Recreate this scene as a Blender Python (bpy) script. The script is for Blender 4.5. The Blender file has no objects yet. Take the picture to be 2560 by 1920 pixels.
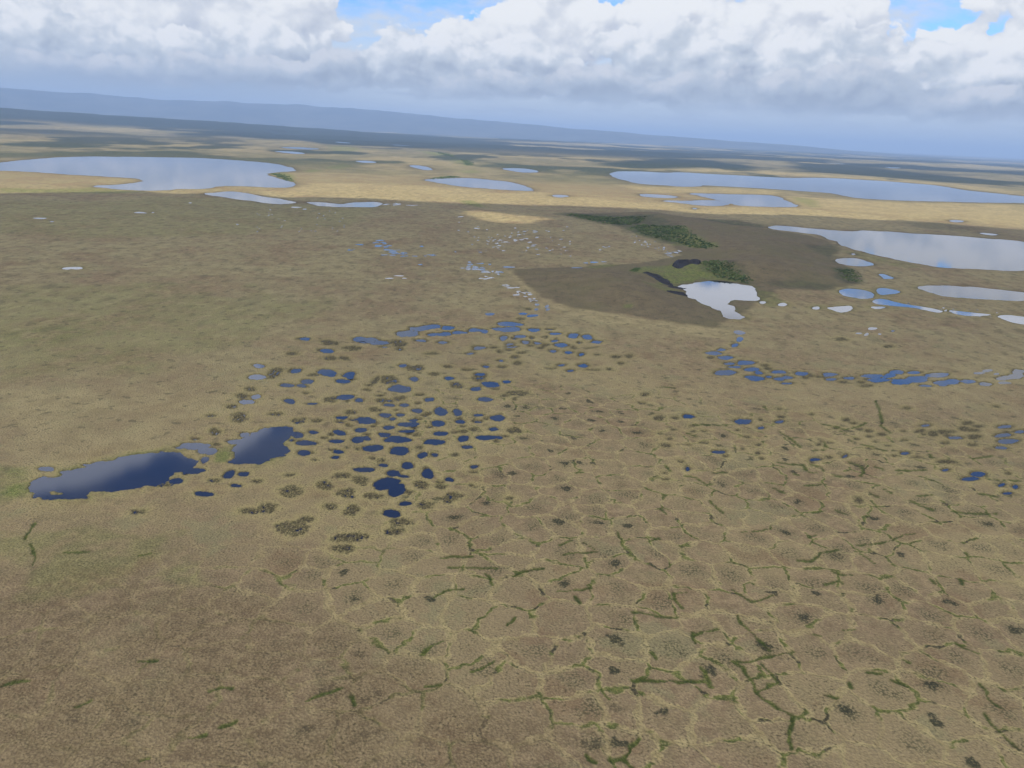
import bpy, math, random
import numpy as np
from mathutils import Matrix

# ------------------------------------------------------------------ scene, camera, sky, sun, exposure
scene = bpy.context.scene
COL = scene.collection
H = 160.0                                   # height of the aircraft above the plain, metres
FPX = 1923.0                                # focal length in pixels of the 2560 px wide photograph
PITCH, ROLL = math.radians(18.06), math.radians(2.65)
cf = np.array([0, math.cos(PITCH), -math.sin(PITCH)])
_r = np.array([1.0, 0, 0]); _u = np.array([0, math.sin(PITCH), math.cos(PITCH)])
cr = _r * math.cos(ROLL) + _u * math.sin(ROLL)
cu = _u * math.cos(ROLL) - _r * math.sin(ROLL)
cam_data = bpy.data.cameras.new('camera')
cam_data.sensor_width = 36.0
cam_data.lens = FPX / 2560 * 36.0
cam_data.clip_start = 1.0
cam_data.clip_end = 400000.0
cam = bpy.data.objects.new('camera', cam_data)
COL.objects.link(cam)
M = Matrix(((cr[0], cu[0], -cf[0], 0), (cr[1], cu[1], -cf[1], 0), (cr[2], cu[2], -cf[2], H), (0, 0, 0, 1)))
cam.matrix_world = M
scene.camera = cam

SUN_EL = math.radians(40.0)
SUN_AZ = math.radians(215.0)                # compass bearing of the sun, clockwise from +Y: behind and left
to_sun = np.array([math.sin(SUN_AZ) * math.cos(SUN_EL), math.cos(SUN_AZ) * math.cos(SUN_EL), math.sin(SUN_EL)])
sun_data = bpy.data.lights.new('sun', 'SUN')
sun_data.energy = 2.4
sun_data.angle = math.radians(0.55)
sun_data.color = (1.0, 0.94, 0.84)
sun = bpy.data.objects.new('sun', sun_data)
COL.objects.link(sun)
from mathutils import Vector
sun.rotation_euler = Vector(to_sun).to_track_quat('Z', 'Y').to_euler()
sun.location = (0, 0, 5000)

scene.view_settings.view_transform = 'Standard'
scene.view_settings.look = 'None'
scene.view_settings.exposure = 1.55
scene.view_settings.gamma = 1.0
scene.render.engine = 'CYCLES'
scene.cycles.use_denoising = True
scene.cycles.max_bounces = 4
scene.cycles.diffuse_bounces = 2
scene.cycles.volume_bounces = 0
scene.cycles.sample_clamp_indirect = 8.0

SC = 2560.0 / 2212.0


def ray(px, py):
    """direction through a pixel of the full size photograph"""
    v = cf + (px - 1280) / FPX * cr + (960 - py) / FPX * cu
    return v / np.linalg.norm(v)


def ground_pt(px, py):
    v = ray(px, py)
    t = H / max(-v[2], 1e-4)
    return (v[0] * t, v[1] * t)


# the crops of the photograph that positions were measured in: origin and scale
CROPS = {'D': (0, 0, SC), 'R1': (0, 0, 1280 / 2212), 'R2': (1280, 0, 1280 / 2212), 'R3': (0, 360, 900 / 2212),
         'R4': (800, 360, 900 / 2212), 'R5': (1660, 360, 900 / 2212), 'N1': (0, 960, 800 / 2212),
         'N2': (560, 840, 800 / 2212), 'N3': (1600, 780, 960 / 2212), 'N4': (1100, 640, 600 / 2212),
         'N5': (1500, 1300, 1060 / 2212), 'N6': (600, 1300, 900 / 2212), 'N7': (0, 1300, 700 / 1873)}


def full(crop, p):
    o = CROPS[crop]
    return (o[0] + p[0] * o[2], o[1] + p[1] * o[2])


def gpoly(crop, pts):
    return np.array([ground_pt(*full(crop, p)) for p in pts])


def azel(x, y):
    v = ray(x * SC, y * SC)
    return math.degrees(math.atan2(v[0], v[1])), math.degrees(math.asin(v[2]))


# ------------------------------------------------------------------ node expression helper
class N:
    """wraps a float or vector socket so that formulas build node trees"""
    def __init__(s, t, sock): s.t, s.s = t, sock
    def m(s, op, *a):
        n = s.t.nodes.new('ShaderNodeMath'); n.operation = op
        s.t.links.new(s.s, n.inputs[0])
        for i, v in enumerate(a):
            if isinstance(v, N): s.t.links.new(v.s, n.inputs[i + 1])
            else: n.inputs[i + 1].default_value = v
        return N(s.t, n.outputs[0])
    def __add__(s, o): return s.m('ADD', o)
    __radd__ = __add__
    def __sub__(s, o): return s.m('SUBTRACT', o)
    def __rsub__(s, o): return s.m('MULTIPLY', -1.0).m('ADD', o)
    def __mul__(s, o): return s.m('MULTIPLY', o)
    __rmul__ = __mul__
    def __truediv__(s, o): return s.m('DIVIDE', o)
    def max(s, o): return s.m('MAXIMUM', o)
    def min(s, o): return s.m('MINIMUM', o)
    def sqrt(s): return s.m('SQRT')
    def clamp(s): return s.max(0.0).min(1.0)
    def ss(s, a, b, lo=0.0, hi=1.0):
        n = s.t.nodes.new('ShaderNodeMapRange'); n.interpolation_type = 'SMOOTHSTEP'
        s.t.links.new(s.s, n.inputs[0])
        n.inputs[1].default_value, n.inputs[2].default_value = a, b
        n.inputs[3].default_value, n.inputs[4].default_value = lo, hi
        return N(s.t, n.outputs[0])


def comb(t, x, y, z=0.0):
    n = t.nodes.new('ShaderNodeCombineXYZ')
    for i, v in enumerate((x, y, z)):
        if isinstance(v, N): t.links.new(v.s, n.inputs[i])
        else: n.inputs[i].default_value = v
    return N(t, n.outputs[0])


def noise(t, vec, scale, detail=3.0, rough=0.5, out=0, dist=0.0, dim='3D'):
    n = t.nodes.new('ShaderNodeTexNoise'); n.noise_dimensions = dim
    t.links.new(vec.s, n.inputs['Vector'])
    n.inputs['Scale'].default_value = scale
    n.inputs['Detail'].default_value = detail
    n.inputs['Roughness'].default_value = rough
    n.inputs['Distortion'].default_value = dist
    return N(t, n.outputs[out])


def voro(t, vec, scale, feature='F1', detail=0.0, rough=0.5, smooth=0.5, out='Distance', rnd=1.0, dim='3D'):
    n = t.nodes.new('ShaderNodeTexVoronoi'); n.voronoi_dimensions = dim; n.feature = feature
    t.links.new(vec.s, n.inputs['Vector'])
    n.inputs['Scale'].default_value = scale
    if 'Detail' in n.inputs: n.inputs['Detail'].default_value = detail
    if 'Roughness' in n.inputs: n.inputs['Roughness'].default_value = rough
    if feature == 'SMOOTH_F1': n.inputs['Smoothness'].default_value = smooth
    n.inputs['Randomness'].default_value = rnd
    return N(t, n.outputs[out])


def vmath(t, op, a, b):
    n = t.nodes.new('ShaderNodeVectorMath'); n.operation = op
    t.links.new(a.s, n.inputs[0])
    if isinstance(b, N): t.links.new(b.s, n.inputs[1])
    else: n.inputs[1].default_value = b
    return N(t, n.outputs[0])


def mix(t, f, a, b, blend='MIX'):
    n = t.nodes.new('ShaderNodeMix'); n.data_type = 'RGBA'; n.blend_type = blend
    for i, v in ((0, f), (6, a), (7, b)):
        if isinstance(v, N): t.links.new(v.s, n.inputs[i])
        elif i == 0: n.inputs[i].default_value = v
        else: n.inputs[i].default_value = (v[0], v[1], v[2], 1)
    return N(t, n.outputs[2])


# ------------------------------------------------------------------ world: blue sky behind banks of cumulus
world = bpy.data.worlds.new('World'); scene.world = world; world.use_nodes = True
world.cycles.sampling_method = 'MANUAL'; world.cycles.sample_map_resolution = 512
wt = world.node_tree; wt.nodes.clear()
tc = wt.nodes.new('ShaderNodeTexCoord')
sep = wt.nodes.new('ShaderNodeSeparateXYZ'); wt.links.new(tc.outputs['Generated'], sep.inputs[0])
dx, dy, dz = (N(wt, sep.outputs[i]) for i in range(3))
U = dx.m('ARCTAN2', dy) * 57.29578           # azimuth in degrees
V = dz.m('ARCSINE') * 57.29578               # elevation in degrees
sky = wt.nodes.new('ShaderNodeTexSky'); sky.sky_type = 'NISHITA'; sky.sun_disc = False
sky.sun_elevation = SUN_EL; sky.sun_rotation = SUN_AZ
sky.air_density = 1.0; sky.dust_density = 0.4; sky.ozone_density = 2.0
blue = N(wt, sky.outputs[0])
blue = mix(wt, 1.0, blue, (0.44, 0.68, 1.06), 'MULTIPLY')

# cumulus heaps in three ranks, far to near: photo position and half size, in degrees once converted
def heaps(lst):
    r = []
    for (x, y, a, b) in lst:
        u0, v0 = azel(x, y)
        r.append((u0, v0, 1.12 * a / 29.0, 1.12 * b / 29.0))
    return r


BACK = heaps([(110, -60, 330, 150), (300, 20, 200, 120), (520, 10, 190, 110), (620, 40, 105, 105), (1180, 85, 130, 98), (1265, 55, 80, 62), (1060, 110, 110, 78),
              (1470, 60, 170, 80), (1640, 80, 140, 95), (1730, 60, 150, 85), (1850, 110, 110, 50), (2080, 130, 150, 62), (2230, 140, 150, 80), (2400, 100, 220, 150)])
BACK += [(15, 11.4, 16, 2.4), (-6, 11.0, 15, 1.6), (40, 11.5, 14, 4), (-42, 10, 16, 5), (-60, 14, 20, 8), (60, 20, 16, 8), (25, 38, 22, 6), (-20, 48, 30, 9)]
MIDR = heaps([(60, 90, 200, 75), (330, 120, 200, 52), (600, 120, 120, 62), (860, 130, 90, 66), (970, 150, 120, 60), (1130, 150, 150, 60), (1420, 130, 130, 80), (1540, 130, 110, 75),
              (1790, 150, 170, 90), (1960, 160, 160, 60), (2150, 190, 170, 66)])
FRONT = heaps([(735, 150, 70, 42), (540, 155, 190, 30), (1290, 185, 130, 46), (1060, 185, 170, 34), (1500, 200, 140, 40), (1700, 205, 170, 50), (1860, 195, 120, 55), (2080, 225, 220, 34), (150, 150, 260, 34)])


def density(hl, u, v, seed, pscale):
    P = comb(wt, u + seed * 53.0, v * 1.25, 0.0)
    w = noise(wt, P, 0.36, 5.0, 0.55, out=1, dim='2D')
    w = vmath(wt, 'SUBTRACT', w, (0.5, 0.5, 0.5))
    w = vmath(wt, 'MULTIPLY', w, (1.9, 1.6, 0.0))
    Q = vmath(wt, 'ADD', P, w)
    puff = voro(wt, Q, pscale, 'SMOOTH_F1', 2.5, 0.48, 0.5, dim='2D')
    s2 = wt.nodes.new('ShaderNodeSeparateXYZ'); wt.links.new(Q.s, s2.inputs[0])
    qu, qv = N(wt, s2.outputs[0]) - seed * 53.0, N(wt, s2.outputs[1]) * 0.8
    f = None
    for (a, b, ra, rb) in hl:
        e1 = (qu - a) * (1 / ra); e2 = (qv - b) * (1 / rb)
        k = 1.0 - (e1 * e1 + e2 * e2).sqrt()
        f = k if f is None else f.m('SMOOTH_MAX', k, 0.10)
    fine = noise(wt, Q, 1.5, 5.0, 0.6, dim='2D')
    puff2 = voro(wt, Q, pscale * 2.7, 'F1', 1.0, 0.5, dim='2D')
    return f.min(0.6) + (0.5 - puff) * 0.46 + (0.45 - puff2) * 0.13 + (fine - 0.5) * 0.14


P0 = comb(wt, U, V * 1.25, 0.0)
big = noise(wt, P0, 0.16, 4.0, 0.55, dim='2D')
soft = noise(wt, P0, 0.30, 4.0, 0.5, dim='2D')
base_v = 2.25 + (big - 0.5) * 1.8
lift = (V - base_v).ss(-0.9, 0.9)
low = V.ss(9.5, 10.5)


def rank(hl, seed, pscale, edge, bias, tone, gain):
    """opacity and colour of one rank of heaps, lit from the upper left"""
    e0 = density(hl, U, V, seed, pscale)
    e1 = density(hl, U + (-0.42), V + 0.75, seed, pscale)
    al = e0.ss(-0.02, edge) * lift.max(low)
    hg = (V - base_v).ss(-0.3, 5.2)
    lt = (bias + hg * 0.36 + (e0 - e1) * gain + (soft - 0.5) * 0.5).clamp()
    dk, md, wh = tone
    c = mix(wt, lt.ss(0.0, 0.5), dk, md)
    return al, mix(wt, lt.ss(0.40, 0.95), c, wh)


# thin white veil over much of the blue
vn = noise(wt, comb(wt, U * 0.6, V * 1.5, 3.0), 0.28, 5.0, 0.6)
veil = vn.ss(0.36, 0.66) * V.ss(30.0, 12.0)
low_veil = V.ss(7.6, 4.2)
veil = veil.max(low_veil) * 0.92
vcol = mix(wt, V.ss(0.5, 5.0), (3.35, 3.7, 4.25), (4.0, 4.35, 4.85))
# grey strata under the cloud bases
st = noise(wt, comb(wt, U * 0.30, V * 3.0 + U * 0.10, 7.0), 0.8, 4.0, 0.55)
vcol = mix(wt, st.ss(0.46, 0.70) * V.ss(0.4, 1.8) * V.ss(4.8, 3.2) * 0.8, vcol, (2.9, 3.2, 3.9))
# rain shade hanging on the left
vcol = mix(wt, U.ss(-5.0, -22.0) * V.ss(4.8, 2.4) * 0.9, vcol, (2.2, 2.62, 3.4))
skycol = mix(wt, veil, blue, vcol)
# broken cloud far overhead and behind, unseen, brightened to fill the ground light
ov = noise(wt, comb(wt, dx / (dz.max(0.05)), dy / (dz.max(0.05)), 0.0), 1.3, 5.0, 0.55)
ova = ov.ss(0.47, 0.62) * V.ss(26.0, 40.0)
skycol = mix(wt, ova, skycol, (8.0, 8.4, 9.2))
TONES = [((2.9, 3.2, 3.85), (3.95, 4.2, 4.65), (5.35, 5.45, 5.6)), ((2.5, 2.85, 3.45), (3.5, 3.86, 4.35), (5.3, 5.4, 5.6)), ((2.2, 2.55, 3.15), (3.0, 3.38, 3.95), (4.3, 4.45, 4.8))]
alpha, cc = rank(BACK, 0.0, 0.34, 0.055, 0.30, TONES[0], 1.1)
skycol = mix(wt, alpha, skycol, cc)
al2, cc = rank(MIDR, 1.0, 0.40, 0.07, 0.23, TONES[1], 1.1)
skycol = mix(wt, al2 * 0.95, skycol, cc)
al3, cc = rank(FRONT, 2.0, 0.45, 0.16, 0.18, TONES[2], 0.95)
skycol = mix(wt, al3 * 0.9, skycol, cc)
# bright white towers just above the frame (what the far pools mirror)
skycol = mix(wt, V.ss(8.9, 9.6) * V.ss(12.6, 11.2) * alpha, skycol, (8.2, 8.5, 9.2))
# grey cloud that the two near lakes mirror
wob = noise(wt, P0, 0.5, 4.0, 0.6, dim='2D') - 0.5
ea, eb = (U + 33.0) * (1 / 9.3), (V - 19.5) * (1 / 4.3)
g1 = 1.0 - (ea * ea + eb * eb).sqrt()
ea, eb = (U + 22.6) * (1 / 5.0), (V - 19.0) * (1 / 4.1)
g2 = 1.0 - (ea * ea + eb * eb).sqrt()
skycol = mix(wt, (g1.max(g2) + wob * 0.22).ss(-0.03, 0.16), skycol, (6.4, 7.2, 9.2))
skycol = mix(wt, V.ss(0.0, -1.5), skycol, (1.6, 1.7, 1.9))
bg = wt.nodes.new('ShaderNodeBackground'); bg.inputs['Strength'].default_value = 0.06
wt.links.new(skycol.s, bg.inputs['Color'])
wo = wt.nodes.new('ShaderNodeOutputWorld'); wt.links.new(bg.outputs[0], wo.inputs['Surface'])

# ------------------------------------------------------------------ numpy noise
rng = np.random.default_rng(7)
_tab = rng.random((256, 256)).astype(np.float32)


def vnoise(x, y, seed=0):
    x = x + seed * 37.7; y = y + seed * 91.3
    xi = np.floor(x).astype(np.int64); yi = np.floor(y).astype(np.int64)
    fx = (x - xi).astype(np.float32); fy = (y - yi).astype(np.float32)
    fx = fx * fx * (3 - 2 * fx); fy = fy * fy * (3 - 2 * fy)
    def h(i, j): return _tab[(i + j // 256 * 131) & 255, (j + i // 256 * 71) & 255]
    a = h(xi, yi); b = h(xi + 1, yi); c = h(xi, yi + 1); d = h(xi + 1, yi + 1)
    return a + (b - a) * fx + (c - a) * fy + (a - b - c + d) * fx * fy


def fbm(x, y, octaves=4, seed=0, gain=0.5):
    s = 0; amp = 1; tot = 0
    for o in range(octaves):
        s = s + amp * vnoise(x * 2 ** o, y * 2 ** o, seed + o * 3)
        tot += amp; amp *= gain
    return s / tot * 2 - 1                    # about -1 .. 1


def sstep(x, a, b):
    t = np.clip((x - a) / (b - a), 0, 1)
    return t * t * (3 - 2 * t)


def sdf_poly(P, X, Y):
    """signed distance to a polygon, negative inside"""
    d2 = np.full(X.shape, 1e18); ins = np.zeros(X.shape, bool)
    n = len(P)
    for i in range(n):
        ax, ay = P[i - 1]; bx, by = P[i]
        ex, ey = bx - ax, by - ay
        wx, wy = X - ax, Y - ay
        t = np.clip((wx * ex + wy * ey) / (ex * ex + ey * ey + 1e-9), 0, 1)
        d2 = np.minimum(d2, (wx - t * ex) ** 2 + (wy - t * ey) ** 2)
        c = ((ay > Y) != (by > Y))
        if abs(by - ay) > 1e-9:
            ins ^= c & (X < ex * (Y - ay) / (by - ay) + ax)
    d = np.sqrt(d2)
    return np.where(ins, -d, d)


def dist_line(P, X, Y):
    d2 = np.full(X.shape, 1e18)
    for i in range(1, len(P)):
        ax, ay = P[i - 1]; bx, by = P[i]
        ex, ey = bx - ax, by - ay
        wx, wy = X - ax, Y - ay
        t = np.clip((wx * ex + wy * ey) / (ex * ex + ey * ey + 1e-9), 0, 1)
        d2 = np.minimum(d2, (wx - t * ex) ** 2 + (wy - t * ey) ** 2)
    return np.sqrt(d2)


def chaikin(P, k=1):
    P = np.asarray(P, float)
    for _ in range(k):
        Q = np.roll(P, -1, 0)
        P = np.stack([P * .75 + Q * .25, P * .25 + Q * .75], 1).reshape(-1, 2)
    return P


# ------------------------------------------------------------------ lakes: outlines on the ground
LAKES = [
    ('lake', 'R3', [(-250, 150), (-120, 128), (0, 115), (60, 107), (150, 98), (300, 86), (420, 80), (560, 77), (760, 79), (1000, 82), (1240, 86), (1400, 97), (1550, 107), (1690, 121), (1750, 135), (1810, 152), (1820, 165), (1780, 170), (1700, 173), (1655, 180), (1645, 192), (1700, 210), (1780, 230), (1815, 245), (1800, 265), (1730, 268), (1600, 265), (1500, 258), (1400, 258), (1310, 262), (1280, 273), (1200, 277), (1100, 275), (1040, 282), (960, 287), (860, 286), (740, 280), (650, 270), (560, 262), (600, 255), (700, 252), (790, 243), (850, 235), (893, 228), (870, 218), (800, 208), (700, 203), (560, 195), (400, 187), (330, 180), (200, 172), (100, 167), (0, 163), (-150, 168)],
     'wide pale blue lake on the far left with a brown spit of land reaching into it'),
    ('lake', 'R3', [(1248, 303), (1330, 297), (1410, 290), (1480, 297), (1560, 310), (1650, 328), (1750, 343), (1825, 358), (1790, 365), (1700, 370), (1620, 360), (1540, 348), (1430, 337), (1340, 322), (1290, 312)],
     'slim tapering pale lake just below the wide left lake'),
    ('lake', 'R4', [(-106, 355), (0, 358), (80, 366), (150, 372), (200, 360), (280, 358), (340, 355), (375, 362), (370, 380), (320, 388), (200, 388), (60, 385), (-20, 378), (-70, 366)],
     'narrow pale lake with a notched upper shore, right of the slim tapering lake'),
    ('lake', 'R4', [(630, 222), (700, 212), (800, 208), (940, 211), (1060, 222), (1160, 232), (1230, 250), (1290, 270), (1325, 288), (1240, 288), (1110, 280), (1000, 272), (880, 263), (780, 248), (700, 233)],
     'lens shaped blue lake in the sunlit yellow plain between the two widest lakes'),
    ('lake', 'R5', [(-334, 180), (-315, 172), (-270, 168), (-180, 168), (-80, 172), (0, 178), (100, 173), (250, 183), (400, 190), (600, 201), (720, 207), (800, 210), (900, 207), (1050, 210), (1200, 220), (1350, 228), (1500, 240), (1650, 252), (1740, 265), (1850, 285), (2000, 300), (2212, 322), (2400, 345), (2500, 370), (2212, 362), (2000, 360), (1850, 357), (1650, 352), (1400, 345), (1200, 335), (1100, 318), (1020, 300), (900, 293), (700, 278), (500, 266), (330, 258), (240, 252), (225, 262), (100, 262), (0, 253), (-100, 250), (-200, 235), (-290, 212), (-325, 195)],
     'longest lake, a grey blue band across the sunlit plain on the far right'),
    ('lake', 'R5', [(140, 302), (280, 305), (450, 310), (600, 312), (690, 318), (760, 350), (825, 380), (780, 388), (600, 385), (430, 377), (400, 362), (330, 345), (230, 322)],
     'triangular blue lake with a yellow shore, just below the longest lake'),
    ('lake', 'R5', [(-20, 346), (60, 347), (150, 350), (205, 344), (290, 345), (360, 352), (420, 372), (330, 381), (230, 379), (100, 362), (0, 354)],
     'thin ragged lake against the lower left shore of the triangular lake'),
    ('lake', 'R4', [(1945, 308), (2050, 308), (2200, 322), (2212, 330), (2100, 332), (1990, 325)],
     'small pale lake sliver left of the triangular lake'),
    ('lake', 'R5', [(632, 510), (680, 502), (780, 505), (900, 518), (1020, 528), (1100, 535), (1180, 538), (1240, 532), (1400, 540), (1550, 552), (1620, 556), (1700, 558), (1850, 570), (1950, 578), (2100, 588), (2212, 600), (2400, 640), (2450, 720), (2212, 782), (2100, 778), (1950, 770), (1850, 765), (1700, 762), (1600, 745), (1500, 725), (1360, 698), (1250, 670), (1110, 632), (1080, 605), (1010, 585), (990, 570), (940, 555), (800, 540), (700, 528), (640, 520)],
     'broad grey blue lake at the right edge behind the dark hill'),
    ('lake', 'R5', [(1035, 710), (1080, 702), (1170, 700), (1220, 708), (1250, 722), (1295, 735), (1280, 752), (1180, 752), (1090, 738)],
     'small oval pale lake below the shore of the broad right lake'),
    ('lake', 'R5', [(92, 870), (150, 858), (260, 840), (360, 842), (460, 858), (530, 868), (570, 885), (580, 905), (600, 935), (590, 955), (540, 960), (480, 958), (400, 950), (420, 990), (440, 1020), (480, 1045), (478, 1065), (430, 1075), (370, 1065), (330, 1035), (290, 1000), (200, 960), (150, 935), (130, 905)],
     'white boot shaped lake in the slumped bowl of the dark hill'),
    ('lake', 'R5', [(1068, 900), (1120, 888), (1200, 892), (1270, 905), (1300, 925), (1270, 950), (1220, 955), (1150, 943), (1085, 925)],
     'round blue lake touching a ragged smaller one, right of the boot shaped lake'),
    ('lake', 'R5', [(1300, 890), (1340, 884), (1420, 895), (1467, 912), (1400, 922), (1330, 930), (1315, 915)],
     'ragged wedge of water joined to the right side of the round blue lake'),
    ('lake', 'R5', [(1545, 875), (1600, 868), (1750, 868), (1900, 878), (2050, 895), (2212, 912), (2300, 930), (2280, 955), (2212, 962), (2050, 957), (1900, 950), (1750, 938), (1620, 910), (1555, 890)],
     'long oval blue lake cut by the right edge below the broad right lake'),
    ('lake', 'R5', [(1275, 965), (1310, 950), (1360, 955), (1420, 970), (1490, 985), (1590, 1000), (1650, 1012), (1720, 1025), (1700, 1040), (1640, 1030), (1560, 1010), (1450, 998), (1380, 990), (1310, 985)],
     'ragged diagonal streak of water below the round blue lake'),
    ('lake', 'R5', [(1740, 1020), (1830, 1030), (1930, 1040), (2050, 1050), (1970, 1055), (1870, 1058), (1790, 1045)],
     'broken strip of water between the diagonal streak and the right edge'),
    ('lake', 'R5', [(2040, 1055), (2100, 1050), (2212, 1062), (2300, 1080), (2300, 1110), (2212, 1110), (2120, 1090), (2060, 1068)],
     'pale wedge of water cut by the right edge below the long oval lake'),
    ('lake', 'N1', [(190, 690), (230, 665), (280, 645), (340, 640), (400, 632), (430, 605), (500, 590), (550, 572), (600, 560), (660, 535), (740, 520), (800, 520), (820, 505), (900, 490), (1000, 480), (1080, 465), (1140, 460), (1230, 470), (1290, 490), (1340, 510), (1350, 545), (1310, 580), (1250, 605), (1220, 625), (1180, 660), (1130, 680), (1080, 690), (1060, 700), (980, 715), (900, 735), (860, 742), (790, 745), (690, 740), (640, 745), (600, 770), (590, 790), (500, 795), (420, 805), (330, 805), (270, 795), (235, 765), (210, 730)],
     'long slate blue lake with a tiny grassy islet in the left foreground'),
    ('lake', 'N1', [(1575, 540), (1600, 520), (1605, 490), (1590, 450), (1620, 420), (1660, 385), (1700, 365), (1710, 345), (1780, 325), (1830, 305), (1900, 292), (1990, 293), (2035, 305), (2010, 345), (2000, 380), (1980, 400), (1960, 430), (1985, 455), (1990, 480), (1950, 500), (1880, 520), (1820, 545), (1800, 562), (1740, 555), (1680, 560), (1620, 548)],
     'smaller slate blue lake right of the long foreground lake'),
    ('lake', 'R4', [(212, 104), (290, 102), (360, 113), (300, 117), (230, 111)], 'tiny far sliver of lake among brown swells, left of the lens shaped lake'),
    ('lake', 'R4', [(535, 131), (600, 130), (660, 140), (710, 162), (640, 160), (590, 150)], 'small far tapering lake above the left end of the lens shaped lake'),
    ('lake', 'R4', [(1100, 150), (1180, 148), (1280, 152), (1365, 172), (1270, 177), (1190, 168)], 'small far pale lake above the right end of the lens shaped lake'),
    ('lake', 'R4', [(1420, 312), (1500, 312), (1540, 322), (1480, 330), (1430, 325)], 'faint small pool in the yellow sunlit strip, below right of the lens shaped lake'),
    ('lake', 'R3', [(1710, 20), (1800, 18), (1900, 23), (1990, 32), (1880, 34), (1780, 28)], 'upper of two thin far lakes above the right end of the wide left lake'),
    ('lake', 'R3', [(1660, 42), (1760, 44), (1860, 52), (1900, 62), (1800, 60), (1720, 50)], 'lower of two thin far lakes above the right end of the wide left lake'),
    ('lake', 'R3', [(368, 765), (400, 758), (440, 756), (500, 755), (510, 765), (480, 771), (440, 767), (410, 772)], 'lone small pale pool in the dark plain on the left'),
    ('lake', 'R1', [(1205, 580), (1260, 582), (1290, 588), (1230, 587)], 'thin glinting far lake in the dark band left of centre'),
    ('lake', 'R1', [(1620, 585), (1660, 586), (1685, 590), (1640, 591)], 'short upper far glint of water in the dark band'),
    ('lake', 'R1', [(1630, 602), (1655, 602), (1677, 606), (1640, 607)], 'short lower far glint of water in the dark band'),
    ('lake', 'R1', [(1665, 621), (1740, 624), (1795, 631), (1720, 629)], 'thin far lake streak below the two short glints'),
    ('lake', 'R1', [(1440, 612), (1490, 614), (1525, 619), (1470, 618)], 'faint far lake streak left of the thin far lake'),
    ('lake', 'R1', [(150, 572), (210, 573), (275, 577), (190, 578)], 'thin pale far lake on the left plain under the dark ridge'),
    ('lake', 'R1', [(-20, 514), (40, 515), (90, 519), (20, 520)], 'far bright lake streak at the left edge under the dark ridge'),
    ('lake', 'R2', [(1330, 698), (1400, 703), (1452, 710), (1380, 708)], 'bright far lake streak in the dark plain above the longest lake'),
    ('lake', 'R2', [(1600, 721), (1650, 722), (1692, 726), (1640, 727)], 'shorter bright far lake streak above the longest lake, right of the other'),
    ('lake', 'R2', [(480, 635), (540, 636), (606, 641), (530, 641)], 'pale thread of far water in the dark plain at centre right'),
    ('lake', 'R5', [(1312, 800), (1345, 797), (1380, 810), (1425, 825), (1390, 829), (1350, 830), (1340, 815)], 'white splash shaped pool below the small oval pale lake'),
    ('lake', 'R5', [(580, 968), (620, 965), (632, 975), (600, 985)], 'white dot of water beside the toe of the boot shaped lake'),
    ('lake', 'R5', [(695, 985), (730, 972), (765, 985), (740, 998), (705, 995)], 'white broken pool right of the boot shaped lake'),
    ('lake', 'R5', [(1145, 672), (1175, 672), (1180, 682), (1155, 682)], 'white speck of water between the oval pale lake and the broad right lake'),
    ('lake', 'R5', [(1920, 545), (2000, 548), (2070, 560), (2000, 562)], 'thin pale pool above the far shore of the broad right lake'),
    ('lake', 'R5', [(165, 393), (200, 392), (210, 400), (180, 402)], 'tiny pool in the yellow plain left below the triangular lake'),
    ('lake', 'R5', [(985, 1005), (1060, 1000), (1150, 990), (1170, 1015), (1100, 1040), (1040, 1022)], 'ragged blue and white pool left of the diagonal streak'),
    ('lake', 'R5', [(905, 1005), (950, 995), (960, 1015), (920, 1018)], 'little blue pool left of the ragged blue and white pool'),
    ('lake', 'R5', [(1255, 1000), (1330, 998), (1380, 1003), (1310, 1017)], 'little pale pool under the start of the diagonal streak'),
    ('lake', 'R5', [(1740, 470), (1790, 465), (1850, 472), (1830, 482), (1770, 480)], 'faint pale pool in the yellow grass at the far right'),
]

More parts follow.
